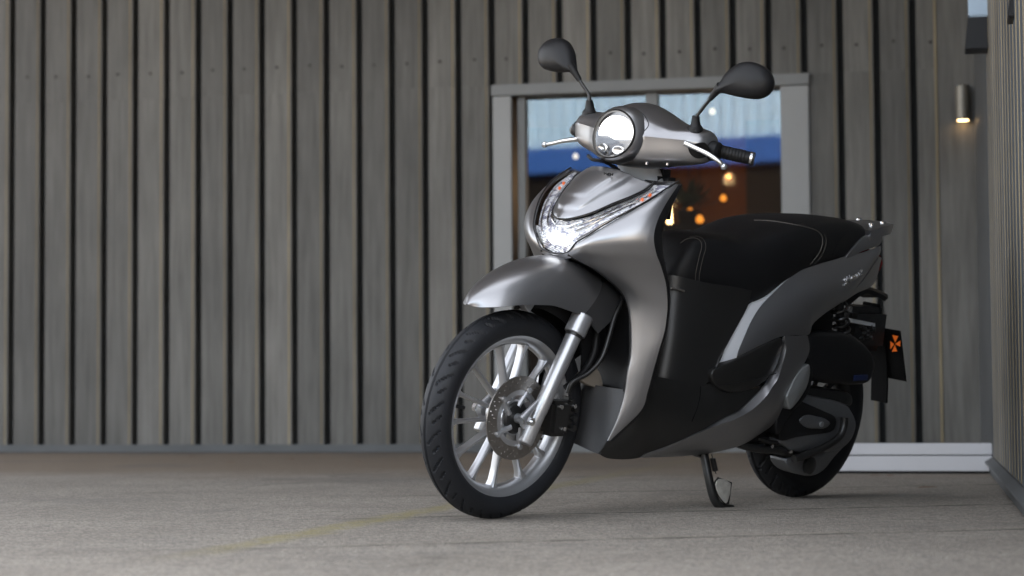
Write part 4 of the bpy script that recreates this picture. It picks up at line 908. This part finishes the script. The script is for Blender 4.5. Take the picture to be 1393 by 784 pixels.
fcs = [q_[::-1] for q_ in grid_faces(r_, c__, closed=True)] + [tuple(range(c__)), tuple((r_ - 1) * c__ + j for j in range(c__))[::-1]]
q = MB(); q.add(V, fcs); hcowl = q.build('handlebar_cowl', 'body', root, angle=38)
# make sure normals point outwards
bmx = bmesh.new(); bmx.from_mesh(hcowl.data); bmesh.ops.recalc_face_normals(bmx, faces=bmx.faces[:]); bmx.to_mesh(hcowl.data); bmx.free()
hb = bvh_of(hcowl)
# headlight
HC_, HY, HZ = np.array([-.283, 0, 1.032]), .0665, .0635
def hl_ring(s, dx, squ=1.0, n=64):
    o_ = []
    for k in range(n):
        a = 2 * math.pi * k / n; y = HY * s * math.cos(a); z = HZ * s * math.sin(a) * (1.0 if math.sin(a) > 0 else .96)
        # face follows the wrap of the cowl
        x = HC_[0] + dx - 3.6 * y * y - .16 * (z) - 2.0 * z * z
        o_.append((x, y, HC_[2] + z))
    return np.array(o_)
def ring_mesh(name, m, rings_, parent, cap=False):
    n = len(rings_[0]); q = MB(); V = ST(np.vstack(rings_)); f = grid_faces(len(rings_), n, closed=True)
    if cap: V = np.vstack([V, [V[-n:].mean(0)]]); k = (len(rings_) - 1) * n; f += [(k + j, k + (j + 1) % n, len(V) - 1) for j in range(n)]
    q.add(V, f); o_ = q.build(name, m, parent, angle=50)
    b3 = bmesh.new(); b3.from_mesh(o_.data); bmesh.ops.recalc_face_normals(b3, faces=b3.faces[:]); b3.to_mesh(o_.data); b3.free(); return o_
hl = ring_mesh('headlight', 'blackg', [hl_ring(1.06, -.03), hl_ring(1.06, .020), hl_ring(1.02, .024), hl_ring(.98, .021), hl_ring(.96, .012)], root)
ring_mesh('bezel', 'body', [hl_ring(1.26, -.020), hl_ring(1.24, .004), hl_ring(1.16, .016), hl_ring(1.07, .0205), hl_ring(1.055, .015)], hl)
ring_mesh('reflector_bowl', 'bowl', [hl_ring(.97, .014), hl_ring(.85, .004), hl_ring(.55, -.004), hl_ring(.2, -.008)], hl, cap=True)
ring_mesh('lens', 'lens', [hl_ring(.985, .019), hl_ring(.9, .0235), hl_ring(.6, .027), hl_ring(.3, .028)], hl, cap=True)
# lit upper part of the headlamp: lens shaped LED block
def led_pt(y, z, dx): return (HC_[0] + dx - 3.6 * y * y - .16 * z - 2.0 * z * z, y, HC_[2] + z)
ringL = []
for k in range(25):
    a = math.pi * k / 24; ringL.append((.84 * HY * math.cos(a), .004 + .74 * HZ * math.sin(a)))
ringL += [(-.052, -.008), (-.02, -.003), (0.01, -.012), (.035, -.008), (.052, -.006)]
lc = np.array([0, .020]); RL = np.array(ringL)
ring_mesh('lamp_element', 'led', [np.array([led_pt(y, z, dx) for y, z in lc + (RL - lc) * k_]) for k_, dx in ((1, .002), (1, .010), (.97, .012), (.8, .013), (.55, .014), (.25, .0145))], hl, cap=True)
for y0 in (-.028, .026):
    O = ST(np.array([led_pt(y0 + .018 * math.cos(a), -.040 + .013 * math.sin(a), .010) for a in np.linspace(0, 2 * math.pi, 17)[:-1]])); q = MB(); slab(q, O, (-.006, 0, 0), .003, 2, -.004); q.build('lower_reflector', 'chrome', hl)
# groove line over the hood around the headlight
def seam_c(name, pts, r, m, parent, bv): seam(name, pts, r, m, parent, bv, 0.0004)
seam_c('panel_gap', [(849, 144.5), (862, 147), (873, 154), (880, 163), (882, 171), (875, 180), (864, 192), (856, 201.5), (855, 213)], .0011, 'black', hcowl, hb)
# mirrors, levers, grips
mn = np.array([math.cos(math.radians(10)), math.sin(math.radians(10)), 0.04]); mn /= np.linalg.norm(mn)
mo_px = [(973.5, 125), (980, 112), (990, 98), (1003, 88), (1015.5, 84.3), (1028, 85.6), (1042, 92.5), (1050, 102.5), (1052.7, 114), (1047, 127), (1035, 134.2), (1019.8, 134.5), (1003, 131.9), (984.7, 127.2)]
mp0 = np.array([-.385, .31, 1.215])
mo_ = spl([UHP(a_, b2, mp0, mn) for a_, b2 in mo_px], 5, True)
for s in (1, -1):
    k = np.array([1, s, 1]); c = mo_.mean(0); rg = []; n = len(mo_)
    rg.append(c + (mo_ - c) * .90 - mn * .010); rg.append(c + (mo_ - c) * .97 - mn * .012); rg.append(c + (mo_ - c) * 1.0 - mn * .006)
    for t in (.1, .25, .4, .55, .7, .82, .92): 
        a = t * math.pi / 2; rg.append(c + (mo_ - c) * math.cos(a) ** .75 + mn * .034 * math.sin(a))
    V = np.vstack(rg + [[c + mn * .034]]); f = grid_faces(len(rg), n, closed=True); kk = (len(rg) - 1) * n; f += [(kk + j, kk + (j + 1) % n, len(V) - 1) for j in range(n)]; f.append(tuple(range(n))[::-1])
    q = MB(); q.add(ST(V * k), f); mir = q.build('mirror', 'black', root, angle=60)
    b3 = bmesh.new(); b3.from_mesh(mir.data); bmesh.ops.recalc_face_normals(b3, faces=b3.faces[:]); b3.to_mesh(mir.data); b3.free()
    mir['label'] = 'left rear view mirror' if s > 0 else 'right rear view mirror'
    q = MB(); slab(q, ST((c + (mo_ - c) * .88 - mn * .0105) * k), STEER @ (mn * k) * .003, .001, 2); q.build('mirror_glass', 'mirrorglass', mir)
    st0, st1, st2 = UH(946, 160, .182), UH(953, 151, .192), UHP(975, 124, mp0, mn)
    q = MB(); tube(q, ST(spl([st0 * k, st1 * k, (st1 * .5 + st2 * .5) * k, st2 * k], 6)), .0048, 12); q.build('stem', 'blackg', mir)
    d_ = (st2 - st1) / np.linalg.norm(st2 - st1); q = MB(); tube(q, ST([(st2 - d_ * .030) * k, (st2 - d_ * .012) * k, (st2 + d_ * .006) * k, (st2 + d_ * .02) * k]), [.0075, .009, .0115, .013], 16); q.build('stem_boot', 'black', mir)
    b0 = UH(946, 175, .182); q = MB(); tube(q, ST([(b0 + np.array([.0, 0, -.012])) * k, b0 * k, (b0 + np.array([0, .001, .003])) * k, (b0 + np.array([0.002, .0, .010])) * k, (st0 + np.array([0, .001, .004])) * k]), [.021, .021, .0185, .0135, .0095], 20); q.build('mirror_base', 'black', mir)
    # lever
    L3 = [UH(932, 195, .195), UH(944, 200.5, .222), UH(962, 209, .262), UH(977, 219, .295), UH(985, 227, .308)]
    if s < 0: L3 = [UH(786, 189, -.21) * k, UH(779, 190, -.226) * k, UH(765, 192, -.258) * k, UH(752, 195, -.287) * k, UH(741, 197, -.308) * k]
    q = MB(); P = ST([p * k for p in spl(L3, 6)]); tube(q, P, [.0075 - .002 * i / len(P) for i in range(len(P))], 12)
    q2 = ST([L3[-1] * k])[0]; lathe(q, [(0, -.0095), (.0065, -.007), (.0095, 0), (.0065, .007), (0, .0095)], q2, 'z', 14); lv = q.build('brake_lever', 'chrome', root)
    # grip
    g0, g1 = UH(958, 201.5, .195), UH(1021, 215.5, .302); q = MB(); nG = 60; D = g1 - g0
    P = [ (g0 + D * t) for t in np.linspace(0, 1, nG)]
    tube(q, ST([p * k for p in P]), [.0155 if i < 4 else (.0172 + (.0011 if (i // 2) % 2 and 10 < i < 52 else 0)) for i in range(nG)], 20); gr = q.build('grip', 'black', root, angle=35)
    q = MB(); tube(q, ST([(g0 + D * .98) * k, (g0 + D * .985) * k, (g0 + D * 1.035) * k, (g0 + D * 1.04) * k]), [.0160, .0182, .0182, .0165], 20); q.build('bar_end_ring', 'chrome', gr)
    q = MB(); tube(q, ST([(g0 + D * 1.035) * k, (g0 + D * 1.04) * k, (g0 + D * 1.075) * k, (g0 + D * 1.08) * k]), [.0160, .0178, .0172, .0150], 20); q.build('bar_end', 'blackg', gr)
    q = MB(); sh_ = np.array([[-.432, .205, 1.03]]) * k
    tube(q, ST([(-.420, .185 * s, 1.028), (-.424, .222 * s, 1.028), (-.426, .242 * s, 1.028), (-.427, .246 * s, 1.028)]), [.026, .0275, .025, .017], 20); q.build('switch_housing', 'black', root)
    q = MB(); O = spl([UH(936, 200, .196), UH(944, 196, .213), UH(957, 194, .235), UH(963, 201, .24), UH(962, 212, .232), UH(950, 216, .215), UH(940, 211, .2)], 4, True)
    if s > 0: slab(q, ST(O * k), STEER @ np.array([-.02, -.012 * s, 0]), .002, 2); q.build('lever_slot', 'black', root)
# cowl screws and lower dark underside
for px, py in ((880, 222), (908, 223)):
    p = hit(hb, px, py, 0.0)
    if p is not None: q = MB(); lathe(q, [(0, -.004), (.005, -.004), (.005, .002), (0, .003)], p, 'z', 8); q.build('screw', 'chrome', hcowl)
q = MB(); tube(q, spl([ST(UH(800, 212, -.05)), ST(UH(806, 217, -.03)), ST(UH(818, 219, -.015)), ST(UH(830, 224, -.01)), ST(UH(842, 232, -.005))], 6), .005, 8); q.build('cable', 'black', root)

# ---- badges
def badge(txt, size, p0, xdir, ydir, m, parent, name, shear=0.0, depth=.0012):
    cu = bpy.data.curves.new(name, 'FONT'); cu.body = txt; cu.size = size; cu.extrude = depth; cu.shear = shear; cu.align_x = 'CENTER'; cu.align_y = 'CENTER'
    t = bpy.data.objects.new(name, cu); COL.objects.link(t); bpy.context.view_layer.update()
    me = bpy.data.meshes.new_from_object(t.evaluated_get(bpy.context.evaluated_depsgraph_get())); bpy.data.objects.remove(t)
    x = np.array(xdir) / np.linalg.norm(xdir); y = np.array(ydir) - x * (np.array(ydir) @ x); y /= np.linalg.norm(y); z = np.cross(x, y)
    for v in me.vertices: v.co = Vector(p0 + x * v.co[0] + y * v.co[1] + z * v.co[2])
    return link(name, me, m, parent)
nb = bvh_of(nose); c0 = hit(nb, 824.5, 237.2, .0008); cL, cR = hit(nb, 815, 235.2), hit(nb, 834, 239.2); cU, cD = hit(nb, 824, 234.5), hit(nb, 823, 241)
if c0 is not None: badge('HONDA', .014, c0, (0, 1, 0), cU - cD, 'black', nose, 'badge_letters')
cb = bvh_of(cowl); c0 = hit(cb, 1160, 377, .0012); cL, cR = hit(cb, 1143, 388, .001), hit(cb, 1176, 366, .001); cU, cD = hit(cb, 1156, 371), hit(cb, 1163, 385)
if c0 is not None: badge('SH mode', .034, c0, cR - cL, cU - cD, 'chrome', cowl, 'badge_letters', .35)

# ---- a few dry leaves blown along the foot of the wall
M['dryleaf'] = mat('dry_brown_leaf', (0.16, 0.075, 0.03), 0.7, var=0.3, vscale=40)
leaf_me = None
for i, (px, py) in enumerate(((315, 632), (397, 628), (262, 624), (486, 631), (1192, 650), (1211, 651), (1262, 668))):
    d = ray(px, py); p = CAM + d * (-CAM[2] / d[2])
    if leaf_me is None:
        q = MB(); pr_ = [(-.035, 0), (-.02, .012), (0, .018), (.02, .012), (.036, 0), (.02, -.012), (0, -.018), (-.02, -.012)]
        V = [(x, y, .004 + .5 * abs(y) + 6 * x * x) for x, y in pr_]; V += [(x, y, z + .0012) for x, y, z in V]
        q.add(V, [tuple(range(8))[::-1], tuple(range(8, 16))] + [(j, (j + 1) % 8, (j + 1) % 8 + 8, j + 8) for j in range(8)]); leaf_me = q.mesh('dry_leaf', smooth=False); leaf_me.materials.append(M['dryleaf'])
    o = bpy.data.objects.new('dry_leaf', leaf_me); COL.objects.link(o); o.location = (p[0], p[1], 0.0005); o.rotation_euler = (0, 0, random.uniform(0, 6.28)); sc_l = random.uniform(.6, 1.0); o.scale = (sc_l,) * 3
    tag(o, 'small curled brown leaf lying on the concrete near the foot of the walls', 'leaf', 'dry leaves on the ground')
